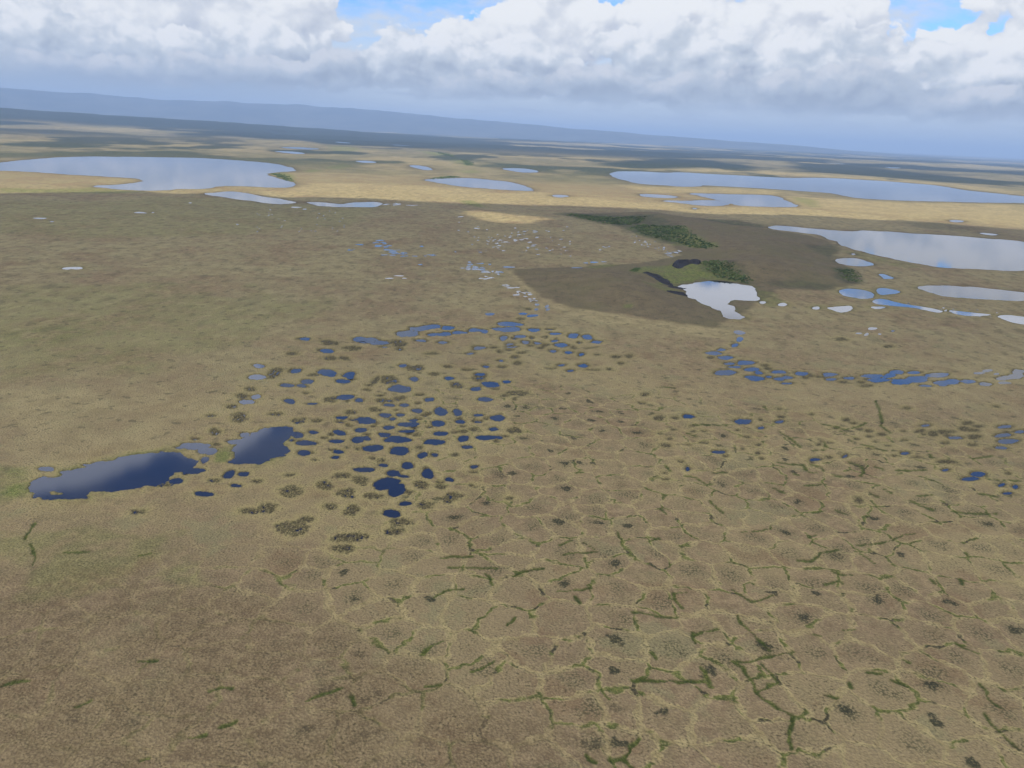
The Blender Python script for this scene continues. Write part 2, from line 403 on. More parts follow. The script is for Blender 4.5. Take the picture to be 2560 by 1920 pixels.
# ------------------------------------------------------------------ ponds: centre, half width, half height in crop pixels, 1 = half overgrown
PN2 = "935,22,50,18,0;1010,28,35,18,0;560,20,35,12,0;720,40,40,12,1;715,105,45,14,0;475,125,35,12,1;740,155,40,14,1;830,155,25,12,1;1185,42,50,16,1;1075,52,60,10,1;1110,73,30,8,0;1215,90,22,10,1;1235,205,30,10,0;1310,225,60,18,1;240,208,35,14,0;235,285,65,22,0;350,260,48,38,1;720,255,62,30,0;870,272,50,24,0;820,315,50,14,0;615,270,35,10,1;575,315,40,16,1;435,340,45,16,1;540,345,35,12,1;1048,308,18,28,1;1145,305,55,32,1;1215,365,80,24,0;1315,298,28,18,1;1560,292,30,14,0;1770,285,38,32,1;1845,335,58,20,0;1955,316,35,12,0;1740,365,36,14,0;1605,340,40,22,1;1450,265,35,12,1;1440,122,45,9,1;850,420,60,20,1;935,442,30,14,1;745,440,45,20,1;455,450,40,20,1;610,468,40,8,1;160,455,50,14,1;220,420,28,18,1;130,415,40,16,1;180,372,35,18,1;50,490,30,14,1;105,565,45,36,1;355,540,50,12,1;1110,447,55,20,1;1215,432,38,14,1;1350,407,35,11,1;1420,440,32,14,0;1250,475,30,14,0;1145,477,35,12,0;1810,438,55,15,1;2030,397,70,16,1;1935,412,28,12,1;1045,510,45,15,1;880,530,40,14,1;1335,516,35,14,0;1500,524,40,30,0;1617,528,30,24,0;1220,545,32,14,0;1120,547,48,14,0;1165,573,25,12,0;1390,548,24,9,0;815,565,55,12,1;808,592,30,9,0;890,577,28,10,1;975,585,62,25,0;1310,585,28,14,0;1275,610,60,16,0;1475,605,45,22,0;1425,628,22,10,0;1632,592,34,14,0;1762,588,28,10,0;1755,548,35,10,1;1890,565,50,22,1;525,585,55,18,1;645,588,38,12,1;1055,603,20,10,1;950,650,50,18,0;1140,632,45,16,0;800,667,48,20,0;505,683,38,20,0;620,665,35,12,1;1105,680,48,18,0;1490,672,52,18,0;1730,646,35,13,1;1865,643,32,14,0;2015,655,45,22,1;1260,657,60,10,1;1655,708,32,22,0;1810,702,70,16,0;1905,702,25,16,1;1595,667,16,9,1;1650,660,28,12,1;1335,686,28,14,1;930,716,52,22,0;985,708,35,16,0;785,727,52,14,0;565,740,70,18,1;1195,715,85,26,0;1455,732,65,22,0;70,730,58,16,0;145,685,35,16,0;550,803,50,20,0;795,800,32,16,0;772,836,28,12,0;1030,778,70,26,0;1215,797,62,36,0;1370,822,36,22,0;1455,822,22,14,1;1355,770,24,12,1;1090,862,25,14,1;1095,893,36,14,0;1270,894,46,28,0;1170,948,55,24,0;1245,968,48,14,0;1415,950,40,36,0;970,922,90,20,1;1680,768,40,12,1;35,958,35,30,0;138,952,36,20,0;450,962,40,10,1;815,968,55,20,1;940,1000,55,30,1;235,1005,35,12,1;85,1033,35,14,0;1120,1020,72,42,0;1190,1060,58,46,0;1265,1080,40,18,1;1355,1028,46,32,1;1560,993,35,16,0;1495,1043,35,20,1;700,1035,65,30,1;465,1075,85,50,1;845,1085,50,32,1;1030,1110,60,24,1;1255,1156,50,20,0;1570,1120,62,36,1;1390,1168,48,28,1;1165,1226,62,28,0;885,1210,50,38,1;735,1182,50,22,1;295,1195,62,40,1;175,1215,60,20,1;1235,1292,62,28,1;1180,1350,80,26,1;480,1335,115,42,1;565,1275,50,22,1;860,1400,110,36,1;820,1468,72,28,1;1730,905,32,14,1"
PN3 = "570,120,34,14,0;572,160,20,16,0;545,190,20,14,0;470,217,28,10,0;420,237,48,14,0;410,262,20,8,0;490,263,45,13,0;515,296,32,12,0;605,292,58,18,0;545,316,40,8,0;490,347,62,20,0;640,330,52,14,0;690,350,28,12,0;660,380,72,22,0;720,307,20,10,0;740,326,22,8,0;800,345,50,12,0;745,373,25,10,0;800,385,40,13,0;850,375,36,10,0;850,410,40,7,0;930,355,40,14,0;985,364,18,8,0;1040,373,28,6,0;1090,358,42,13,0;1100,387,34,10,0;1205,380,45,11,0;1170,404,20,8,1;1270,404,24,7,0;1340,368,72,14,0;1375,392,60,14,0;1300,425,35,8,1;1440,365,44,15,0;1480,346,46,14,0;1575,348,38,11,0;1510,400,65,22,0;1605,385,75,24,0;1710,362,66,17,0;1645,425,44,10,0;1775,404,72,18,0;1745,420,30,8,0;1885,398,42,14,0;1990,413,36,14,0;2090,380,50,15,0;2097,410,34,9,0;2000,340,26,9,0;1950,354,32,8,0;2165,370,55,22,0;2180,345,40,20,0;1340,98,28,8,0;1305,130,12,12,0;1260,125,20,5,0;1380,130,10,5,0;1160,158,34,16,1;1435,200,25,8,1;1456,112,10,4,0;2095,660,48,14,0;2090,710,50,14,0;2120,742,70,17,0;2085,780,46,12,0;2190,690,35,14,0;1645,652,28,10,0;1615,685,24,9,1;1765,690,40,12,1;1690,700,25,16,1;1885,640,30,10,1;1860,675,30,14,1;1920,682,30,10,1;1815,722,45,12,0;1930,722,40,18,1;1755,755,24,8,0;1915,765,26,7,0;1950,658,30,8,1;1525,812,28,10,0;1600,836,24,6,0;1770,862,60,12,1;1760,908,30,10,0;1950,932,46,16,0;1905,960,55,14,0;2085,995,24,15,0;2165,1006,28,16,0;2115,1042,30,10,0;2120,930,16,10,1;1180,828,16,15,0;1010,848,36,13,0;1085,838,20,8,1;1320,685,20,8,0;1322,718,18,6,0;1390,708,22,7,1;1232,640,18,7,0;1190,622,18,9,1;585,630,52,18,0;700,665,24,10,0;278,600,34,14,0;110,612,28,14,1;205,612,18,6,1;805,632,26,12,0;815,605,24,8,1;455,805,36,10,0;490,830,16,8,0;235,860,14,8,0;275,902,16,14,0;150,770,25,12,1;370,755,20,6,1;1260,1085,22,20,1;15,525,20,6,0;30,476,18,10,1;1535,555,18,8,1"
PN4 = "895,452,22,10,0;985,470,18,16,0;888,497,16,10,0;992,498,18,12,1;460,540,42,12,0;765,537,38,10,0;850,555,46,16,0;750,580,40,12,1;815,490,22,12,1;640,625,110,22,0;620,675,125,26,0;70,660,62,20,0;180,703,68,18,0;325,680,65,20,0;410,690,40,22,1;40,718,58,24,0;865,680,58,20,0;1015,675,45,10,0;1070,713,55,14,0;1230,735,62,26,0;1360,745,50,25,0;585,755,40,28,0;745,740,52,16,0;848,752,22,15,0;970,750,28,14,1;685,760,25,14,1;30,797,58,16,0;790,795,48,20,0;650,810,45,14,0;895,802,40,14,0;975,820,28,16,0;1125,820,66,24,0;1285,798,24,12,0;1445,793,50,16,0;1060,782,36,16,1;365,845,60,16,0;325,860,30,10,0;495,845,48,10,1;640,862,40,10,0;660,835,55,10,1;930,848,28,8,0;1235,845,22,14,0;1045,875,36,16,0;1185,890,40,18,0;1305,905,34,22,0;280,898,50,12,1;750,893,38,8,1;695,930,35,14,0;560,962,42,13,1;715,990,36,18,1;570,1020,32,12,0;425,1017,42,14,0;250,1047,45,10,1;70,1022,55,14,1;1110,1003,52,14,0;1320,1007,52,20,0;1665,990,25,12,0;1745,925,25,18,1;1625,930,36,14,1;1030,1035,46,8,0;1200,1055,42,12,0;1400,1050,70,6,0;1450,910,24,8,1;1410,847,45,5,0;370,1090,48,16,0;1560,1045,18,10,1;835,830,28,8,1"
PN1 = "320,585,55,18,0;1350,430,85,22,0;1440,465,68,22,0;1415,525,26,24,0;1350,600,68,22,0;1215,670,46,20,0;1405,760,70,19,0;1350,380,28,9,0;1290,415,30,9,0;960,885,58,18,1;1490,332,36,24,1;1460,220,30,10,1;1120,700,60,12,1;1480,670,40,14,1;1280,620,20,10,0;1500,420,26,10,1;1240,440,36,8,0;590,560,26,6,0"
PD = "880,720,24,8,0;905,710,22,5,0;930,705,20,5,0;935,722,14,5,0;790,735,26,7,0;820,741,20,5,0;760,752,18,5,1;705,757,16,4,1;655,732,14,3,1;715,742,15,4,1;910,735,14,4,0;865,745,14,4,1;640,800,14,6,0"
PR4 = "340,600,40,9,0;370,615,45,8,0;390,635,45,9,0;420,650,50,9,0;450,662,45,9,0;480,672,45,7,0;510,678,25,6,0;430,683,45,6,0;520,692,22,5,0;235,619,30,5,0;675,688,38,6,0;620,632,12,4,0;580,692,16,3,0;920,735,25,14,0;935,755,35,14,0;965,768,40,12,0;1000,778,40,10,0;1040,788,50,9,0;1080,795,25,10,0;985,737,25,4,0;1045,743,10,4,0;930,770,30,8,0;1025,822,40,9,0;1010,832,20,4,0;880,766,18,3,0;1165,758,40,4,0;1585,766,32,3,0;1685,728,28,4,0;1110,790,18,5,0;1180,882,45,8,0;1150,872,25,5,0;1215,920,25,14,0;1280,930,25,12,0;1300,955,20,14,0;1260,915,40,5,0;1320,965,20,5,0;1145,605,18,4,0;1310,624,20,5,0;1235,592,20,3,0;1115,594,12,4,0;1255,540,20,3,0;1320,545,18,3,0;960,522,18,5,0;865,450,18,3,0;1760,636,24,5,0;1720,653,8,4,0;430,372,40,5,0;480,370,28,5,0;560,378,50,3,0;485,812,28,4,0;425,828,22,4,0;515,828,18,3,0;2170,675,40,8,0;2200,660,20,8,0;2000,605,10,4,0;620,742,14,4,0;190,655,20,5,0;2115,640,6,6,0;2150,690,20,5,0;1630,733,18,3,0;1745,725,20,3,0"
PR3 = "240,460,40,4,0;320,481,14,3,0;865,424,38,6,0;940,423,10,3,0;1170,364,8,3,0;1458,497,8,3,0;1820,390,28,4,0;1870,402,12,3,0"
PONDS = []
rs_ = random.Random(11)
for crop, txt in (('N1', PN1), ('N2', PN2), ('N3', PN3), ('N4', PN4), ('D', PD), ('R4', PR4), ('R3', PR3)):
    for q in txt.split(';'):
        cx, cy, rx, ry, k = (float(a) for a in q.split(','))
        if crop == 'R4' and rx >= 20 and ry >= 5:        # the far pools are broken into slivers
            for i in range(5):
                PONDS.append((crop, cx + rs_.uniform(-.85, .85) * rx, cy + rs_.uniform(-.9, .9) * ry, rx * rs_.uniform(.25, .55), max(2.0, ry * rs_.uniform(.25, .5)), 0))
            continue
        if crop in ('N2', 'N4') and k and rs_.random() < 0.4 and not (crop == 'N2' and cy > 960): k = 0
        if crop == 'N3' and cy < 440: rx, ry = rx * .97, ry * .92     # thin strips of turf between them
        PONDS.append((crop, cx, cy, rx, ry, int(k)))
rp = random.Random(5)
for i in range(95):                          # white specks of water on the middle plain
    x, y = rp.uniform(830, 1540), rp.gauss(590, 62)
    if y < 480 or y > 700: continue
    s = rp.choice([4, 5, 6, 7, 9, 12])
    PONDS.append(('R4', x, y, s, max(2.2, s * rp.uniform(0.28, 0.42)), 0))
for i in range(26):
    x = rp.uniform(1905, 2150)
    s = rp.choice([3, 4, 5, 6])
    PONDS.append(('R4', x, 560 + (x - 1900) * 0.3 + rp.uniform(-5, 45), s, max(2.0, s * rp.uniform(.4, .7)), 0))
for i in range(34):
    s = rp.choice([3, 4, 5, 6])
    PONDS.append(('R3', rp.uniform(1560, 2150), rp.uniform(400, 560), s, 2.0, 0))
for i in range(24):
    s = rp.choice([3, 4, 5, 7])
    t = rp.random()
    PONDS.append(('R5', 1280 + t * 800 + rp.uniform(-30, 30), 968 + t * 90 + rp.uniform(-26, 30), s * 1.3, s * .4, 0))

for i in range(60):                          # stray small pools of the foreground field
    PONDS.append(('N2', rp.uniform(380, 2050), rp.gauss(620, 190), rp.uniform(12, 28), rp.uniform(6, 12), rp.choice([0, 1])))
for i in range(40):
    PONDS.append(('N3', rp.uniform(60, 2180), rp.gauss(700, 110), rp.uniform(9, 20), rp.uniform(4, 7), rp.choice([0, 1])))
for i in range(8):
    PONDS.append(('N3', rp.uniform(640, 2180), rp.gauss(385, 14), rp.uniform(12, 30), rp.uniform(4, 8), 0))
WATER = []                                   # (name, outline, label, group, ragged, image area)
for (nm, crop, pts, lab) in LAKES:
    P = gpoly(crop, pts)
    xs = [p[0] for p in pts]; ys = [p[1] for p in pts]
    k = CROPS[crop][2]
    WATER.append((nm, chaikin(P), lab, None, 0, (max(xs) - min(xs)) * (max(ys) - min(ys)) * k * k))
for (crop, cx, cy, rx, ry, k) in PONDS:
    n = rp.choice([5, 6, 6, 7, 8])
    ph = rp.uniform(0, 6.28); lean = rp.uniform(-0.5, 0.5)
    pts = []
    for i in range(n):
        a = ph + 6.2832 * (i + rp.uniform(-0.3, 0.3)) / n
        k2 = rp.uniform(0.5, 1.45) if crop in ('R3', 'R4', 'R5') else rp.uniform(0.86, 1.3)
        pts.append((cx + k2 * 1.12 * (rx * math.cos(a) + lean * ry * math.sin(a)), cy + ry * math.sin(a) * k2))
    WATER.append(('pond', chaikin(gpoly(crop, pts), 1), None, (crop, cx, cy, k), k, 4 * rx * ry * CROPS[crop][2] ** 2))

# ------------------------------------------------------------------ ground sheet: polar grid round the point under the camera
rs = []
r = 30.0
while r < 90000:
    rs.append(r)
    den = 650 if r < 600 else (1150 if r < 5200 else 900)
    dr = min((r * r + H * H) / H / den, (0.0125 if r > 5200 else 0.022) * r)
    r += dr
rs = np.array(rs)
fine = np.radians(np.linspace(-43, 43, 1040))
coarse = np.radians(np.linspace(43, 317, 92))[1:-1]
az = np.concatenate([fine, coarse])
NR, NA = len(rs), len(az)
RR, AA = np.meshgrid(rs, az, indexing='ij')
GX = RR * np.sin(AA); GY = RR * np.cos(AA)
step = np.maximum(np.gradient(rs), 0.4)[:, None] * np.ones((1, NA))

TINY = [nm == 'pond' and not ragged and np.hypot(*P.mean(0)) > 650 and area < 420 for (nm, P, lab, grp, ragged, area) in WATER]
SD = np.full(GX.shape, 1e6)                 # signed distance to the nearest water
BIG = np.full(GX.shape, 1e6)                # the same, lakes only
WETM = np.zeros(GX.shape)                   # overgrown pond floors
ang_of = np.arctan2(GX, GY)
for wi, (nm, P, lab, grp, ragged, area) in enumerate(WATER):
    ext = np.hypot(*(P.max(0) - P.min(0)))
    dist = np.hypot(*P.mean(0))
    mar = (max(60.0, 0.12 * dist) if nm == 'lake' else max(6.0, 0.35 * ext))
    rr = np.hypot(P[:, 0], P[:, 1]); aa = np.arctan2(P[:, 0], P[:, 1])
    i0 = max(np.searchsorted(rs, rr.min() - mar) - 2, 0); i1 = min(np.searchsorted(rs, rr.max() + mar) + 2, NR)
    da = mar / max(rr.min(), 30)
    j0 = max(np.searchsorted(fine, aa.min() - da) - 2, 0); j1 = min(np.searchsorted(fine, aa.max() + da) + 2, 1040)
    if j1 - j0 < 2: continue
    X = GX[i0:i1, j0:j1]; Y = GY[i0:i1, j0:j1]
    d = sdf_poly(P, X, Y)
    sc = max(ext * 0.05, 0.5)
    short = min(np.linalg.svd(P - P.mean(0), compute_uv=False)[1] / math.sqrt(len(P)), 40)
    amp = 0.28 * short if nm == 'pond' else min(0.16 * short, 0.012 * dist)
    wl = max(short * 0.8, 1.2)
    d = d + amp * fbm(X / wl, Y / wl, 4, 11)
    if nm == 'lake':
        w3 = 0.02 * dist
        if dist < 700: d = d + 1.9 * fbm(X / 3.4, Y / 3.4, 3, 14)
        d = d + min(0.012 * dist, 0.2 * short) * fbm(X / w3, Y / w3, 3, 13)
    if nm == 'pond' and TINY[wi]: continue
    if nm == 'pond' and dist > 800:
        d = np.maximum(d, short * 1.1 * (fbm(X / (0.5 * short + 1), Y / (0.5 * short + 1), 3, 37) - 0.12))
    if nm == 'pond': d = d + 0.22 * short * fbm(X / (0.32 * short + 0.3), Y / (0.32 * short + 0.3), 3, 19)
    if ragged:
        floor = sstep(-d + 0.5 * short * fbm(X / (0.5 * short + .5), Y / (0.5 * short + .5), 3, 33), -0.3, 0.7) * 0.85
        WETM[i0:i1, j0:j1] = np.maximum(WETM[i0:i1, j0:j1], floor)
        d = np.maximum(d, -0.3) + 0.0
        wl2 = max(short * 0.45, 0.9)
        d = np.maximum(d, short * 0.9 * (fbm(X / wl2, Y / wl2, 3, 31) + 0.20))
    SD[i0:i1, j0:j1] = np.minimum(SD[i0:i1, j0:j1], d)
    if nm == 'lake':
        BIG[i0:i1, j0:j1] = np.minimum(BIG[i0:i1, j0:j1], d)
# grassy islet in the long foreground lake
isl = gpoly('N1', [(335, 742), (372, 738), (400, 750), (440, 752), (435, 764), (390, 768), (352, 766)])
d = sdf_poly(isl, GX[:700], GY[:700])
SD[:700] = np.maximum(SD[:700], -d)

# regions measured on the photograph, as outlines on the plain
HEATH = np.concatenate([gpoly('N4', [(590, 120), (700, 210), (850, 310), (950, 385), (1080, 440), (1250, 490), (1450, 520), (1700, 550), (1930, 595), (2212, 640)]),
                        gpoly('N3', [(200, 75), (380, 95), (450, 95), (520, 55)]),
                        gpoly('R5', [(430, 1080), (700, 900), (850, 900), (1000, 905), (1200, 860), (1150, 760), (1040, 700), (1080, 640), (1000, 590), (800, 545), (600, 520), (300, 470), (0, 430)]),
                        gpoly('R4', [(1900, 420), (1500, 430), (1700, 455), (1900, 540), (2130, 620), (2212, 690), (1950, 730), (1600, 760)])])
hd = sdf_poly(HEATH, GX, GY)
hd = hd + 9 * fbm(GX / 60, GY / 60, 3, 5) + 5 * fbm(GX / 14, GY / 14, 2, 6)
hill_in = sstep(-hd, 0, 130)
HEATHM = sstep(-hd, -2, 6)

# ---- relief
lake_far = sstep(BIG, 20, 420)
amp_far = np.interp(RR, [0, 900, 2000, 4000, 8000, 14000, 40000, 90000], [0.25, 0.6, 2.5, 8, 26, 34, 40, 10])
Z = 0.30 + amp_far * lake_far * np.maximum(fbm(GX / 900, GY / 900, 5, 2) + 0.15, -0.1)
Z += 0.10 * fbm(GX / 6, GY / 6, 3, 8) * sstep(RR, 900, 300) + 0.07 * fbm(GX / 1.6, GY / 1.6, 2, 9) * sstep(RR, 480, 250)
hshape = hill_in * (11 + 5 * fbm(GX / 160, GY / 160, 3, 12)) * sstep(BIG, 4, 90)
# hummocks at the foot of the heath hill give it a sharp edge
Z += np.maximum(hshape, 0) + HEATHM * 0.5 * sstep(BIG, 4, 30)


def ridge(p0, p1, h0, h1, w, seed):
    ex, ey = p1[0] - p0[0], p1[1] - p0[1]
    t = np.clip(((GX - p0[0]) * ex + (GY - p0[1]) * ey) / (ex * ex + ey * ey), 0, 1)
    d = np.hypot(GX - p0[0] - t * ex, GY - p0[1] - t * ey) / w
    return (h0 + (h1 - h0) * t) * np.exp(-d * d) * (1 + 0.16 * fbm(GX / 1500, GY / 1500, 4, seed))


RIDGE = ridge((-9500, 9800), (-1500, 14500), 235, 25, 2300, 21)
RIDGE2 = ridge((-4200, 11200), (1500, 17500), 60, 12, 1500, 22)
Z += np.maximum(RIDGE, RIDGE2)
# shores: banks above the water, beds below it
shore = np.clip(SD / np.maximum(1.3, 0.9 * step), -1, 1)
near = sstep(SD, 0, np.maximum(3.0, 1.5 * step))
Z = np.where(SD < 0, shore * 0.9, np.minimum(Z, 0.42) * (1 - near) * np.clip(shore * 1.5, 0, 1) + Z * near)

# ---- cover: how dry, green, shrubby, wet
DRY_LIT = np.zeros(GX.shape); GREEN = np.zeros(GX.shape); SHRUB_SHADE = np.zeros(GX.shape); OLIVE = np.zeros(GX.shape)


def patch(arr, crop, pts, soft, val=1.0, wob=0.6, wl=None):
    P = gpoly(crop, pts)
    mar = soft * 2
    rr = np.hypot(P[:, 0], P[:, 1])
    i0 = max(np.searchsorted(rs, rr.min() - mar) - 2, 0); i1 = min(np.searchsorted(rs, rr.max() + mar) + 2, NR)
    X = GX[i0:i1]; Y = GY[i0:i1]
    d = sdf_poly(P, X, Y)
    wl = wl or soft * 1.5
    d = d + soft * wob * fbm(X / wl, Y / wl, 4, 17)
    arr[i0:i1] = np.maximum(arr[i0:i1], val * sstep(-d, -soft * .5, soft * .5))


# straw coloured strips on the middle plain
patch(DRY_LIT, 'R4', [(-800, 350), (-300, 300), (0, 240), (300, 250), (700, 262), (1100, 300), (1400, 300), (1800, 345), (2212, 380), (3000, 400), (3700, 460), (3700, 540), (2900, 500), (2212, 412), (1800, 384), (1340, 372), (900, 358), (500, 345), (200, 330), (0, 310), (-200, 330)], 60, 1.0)
patch(DRY_LIT, 'R5', [(700, 318), (900, 330), (1300, 355), (2212, 372), (2500, 420), (2212, 510), (1700, 470), (1400, 440), (1000, 400), (830, 385)], 60, 1.0)
patch(DRY_LIT, 'R5', [(0, 262), (300, 265), (700, 285), (660, 310), (300, 300), (0, 300), (-300, 260)], 60, 0.8)
patch(DRY_LIT, 'R2', [(1000, 735), (1400, 760), (1900, 795), (2212, 830), (2212, 845), (1850, 805), (1500, 775), (900, 745), (600, 735), (300, 720)], 150, 0.9)
patch(DRY_LIT, 'R4', [(930, 425), (1150, 418), (1340, 455), (1250, 480), (1010, 485), (960, 460)], 40, 0.9, 1.6)  # pale patch paints the spot of sun into the ground colour
patch(DRY_LIT, 'N3', [(50, 230), (140, 310), (300, 400), (450, 460), (650, 505), (870, 535), (1100, 540), (1500, 530), (2212, 560), (2212, 440), (1500, 430), (1000, 420), (700, 410), (400, 380), (250, 290), (200, 200)], 16, 0.4)
patch(DRY_LIT, 'D', [(0, 860), (300, 830), (600, 870), (700, 1000), (500, 930), (250, 980), (0, 1040)], 24, 0.5)
patch(DRY_LIT, 'D', [(1090, 580), (1200, 650), (1380, 690), (1580, 715), (1570, 735), (1340, 705), (1170, 668)], 6, 0.85)
patch(SHRUB_SHADE, 'R4', [(1440, 430), (1560, 425), (1700, 440), (1900, 460), (2040, 475), (2212, 540), (2212, 630), (2080, 600), (1960, 560), (1880, 515), (1780, 505), (1640, 475)], 30, 0.75, 0.9)
patch(GREEN, 'R5', [(-230, 520), (0, 532), (120, 545), (180, 592), (340, 655), (310, 672), (100, 630), (-130, 570)], 18, 0.8, 0.9)
patch(SHRUB_SHADE, 'R5', [(190, 755), (300, 755), (430, 785), (540, 835), (560, 870), (440, 855), (330, 835), (230, 810)], 16, 0.6, 0.9)
BRN_VIGNETTE = np.zeros(GX.shape)
patch(BRN_VIGNETTE, 'D', [(-200, 1230), (300, 1270), (620, 1330), (900, 1480), (1250, 1659), (1400, 1900), (-400, 1900)], 30, 0.75)  # browner lower left, darkened further in place of lens vignetting
# fresh green
patch(GREEN, 'R3', [(1655, 178), (1740, 172), (1810, 195), (1800, 235), (1720, 215)], 30, 0.9)
patch(GREEN, 'R3', [(0, 270), (300, 280), (560, 268), (740, 283), (860, 292), (640, 305), (200, 300), (0, 300)], 25, 0.75)
patch(GREEN, 'R4', [(850, 350), (930, 348), (1020, 392), (940, 385)], 25, 0.9)
patch(GREEN, 'R3', [(1860, 165), (1920, 155), (1980, 165), (1900, 175)], 40, 0.7)
patch(GREEN, 'R3', [(2000, 150), (2100, 128), (2170, 135), (2080, 155)], 40, 0.7)
patch(GREEN, 'R4', [(600, 40), (700, 50), (800, 65), (850, 95), (960, 130), (880, 135), (780, 90), (640, 60)], 80, 0.8)
patch(GREEN, 'R4', [(60, 20), (200, 15), (240, 40), (100, 55)], 80, 0.6)
patch(GREEN, 'R4', [(860, 165), (960, 160), (980, 180), (880, 180)], 60, 0.7)
patch(GREEN, 'R5', [(780, 325), (920, 340), (960, 385), (900, 392), (820, 350)], 40, 0.7)
patch(GREEN, 'N1', [(-100, 740), (120, 680), (190, 690), (210, 750), (100, 780), (-100, 800)], 6, 0.9)
patch(GREEN, 'N1', [(1490, 460), (1560, 425), (1600, 440), (1595, 500), (1570, 545), (1490, 540)], 4, 0.8)
patch(GREEN, 'D', [(-60, 730), (100, 705), (230, 715), (120, 745), (-60, 765)], 14, 0.5)
patch(GREEN, 'R5', [(0, 790), (60, 740), (150, 730), (250, 770), (400, 800), (530, 860), (360, 838), (240, 835), (90, 865), (-40, 880)], 9, 0.9)
patch(GREEN, 'N4', [(1760, 150), (1900, 120), (2212, 130), (2212, 300), (2080, 270), (1980, 215), (1850, 205), (1780, 200)], 8, 0.75)
patch(GREEN, 'N4', [(1800, 290), (2000, 285), (2212, 320), (2300, 370), (2100, 350), (1900, 310)], 8, 0.6)
patch(GREEN, 'R5', [(580, 900), (700, 920), (760, 990), (640, 1000), (600, 960)], 12, 0.6)
patch(GREEN, 'N4', [(1700, 480), (1780, 475), (1770, 505), (1690, 500)], 6, 0.7)
patch(GREEN, 'N4', [(1350, 110), (1600, 75), (1640, 90), (1500, 125)], 12, 0.7)
patch(GREEN, 'R5', [(1050, 640), (1250, 675), (1400, 715), (1600, 760), (1500, 770), (1200, 700)], 20, 0.45)
patch(GREEN, 'D', [(-60, 640), (300, 600), (620, 640), (560, 760), (250, 800), (-60, 830)], 40, 0.32, 1.8, 60)
patch(GREEN, 'D', [(-60, 1000), (60, 1010), (60, 1075), (-60, 1100)], 8, 0.6)
patch(GREEN, 'D', [(-60, 1180), (300, 1130), (520, 1180), (420, 1260), (100, 1270)], 14, 0.35, 1.8, 22)
patch(GREEN, 'D', [(-60, 440), (400, 425), (820, 450), (700, 500), (200, 520), (-60, 500)], 60, 0.30, 1.6, 120)
# dark willow; the far bands also paint cloud shade into the colour
patch(SHRUB_SHADE, 'R5', [(1045, 770), (1130, 760), (1200, 780), (1222, 860), (1120, 860), (1040, 830)], 14, 0.75)
patch(SHRUB_SHADE, 'R5', [(600, 860), (850, 850), (1050, 870), (990, 905), (750, 890)], 16, 0.55)
patch(SHRUB_SHADE, 'R5', [(200, 460), (450, 470), (620, 500), (640, 520), (400, 500)], 25, 0.8)
patch(SHRUB_SHADE, 'R5', [(850, 640), (1050, 620), (1075, 660), (1040, 700), (930, 670)], 25, 0.6)
patch(SHRUB_SHADE, 'R5', [(-400, 120), (0, 85), (300, 100), (560, 140), (540, 165), (200, 150), (-200, 150)], 200, 0.95)
patch(SHRUB_SHADE, 'R5', [(780, 120), (1100, 130), (1500, 170), (2212, 240), (2212, 270), (1700, 230), (1200, 195), (800, 170)], 220, 0.85)
patch(SHRUB_SHADE, 'R1', [(1200, 590), (1500, 580), (2000, 610), (2212, 620), (2212, 640), (1800, 640), (1400, 622)], 300, 0.9)
patch(SHRUB_SHADE, 'R5', [(1420, 480), (1700, 485), (1950, 520), (1850, 540), (1600, 520)], 30, 0.35)
# far country: dark shrubs and pale tundra, with cloud shade and lit strips painted in
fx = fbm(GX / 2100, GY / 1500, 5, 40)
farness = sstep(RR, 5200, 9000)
SHRUB_SHADE = np.maximum(SHRUB_SHADE, farness * sstep(fx, -0.22, -0.04) * 0.97)
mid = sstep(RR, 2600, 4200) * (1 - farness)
SHRUB_SHADE = np.maximum(SHRUB_SHADE, mid * sstep(fbm(GX / 420, GY / 700, 5, 44), 0.06, 0.26) * 0.8)
SHRUB_SHADE = np.maximum(SHRUB_SHADE, sstep(RIDGE, 18, 60) * 0.97)  # ridges coloured near black in place of cloud shade
SHRUB_SHADE = np.maximum(SHRUB_SHADE, sstep(RIDGE2, 8, 25) * 0.97)
DRY_LIT = np.maximum(DRY_LIT, sstep(RR, 2600, 4200) * sstep(fbm(GX / 700, GY / 1200, 4, 47), 0.05, 0.3) * 0.6)
# the darker olive ground of the left half
OLIVE = sstep(RR, 330, 600) * sstep(ang_of, 0.35, -0.25) * 0.6 * (1 - sstep(RR, 2600, 3400))
OLIVE = np.maximum(OLIVE, sstep(RR, 500, 700) * 0.4 * (1 - sstep(RR, 2600, 3400)))
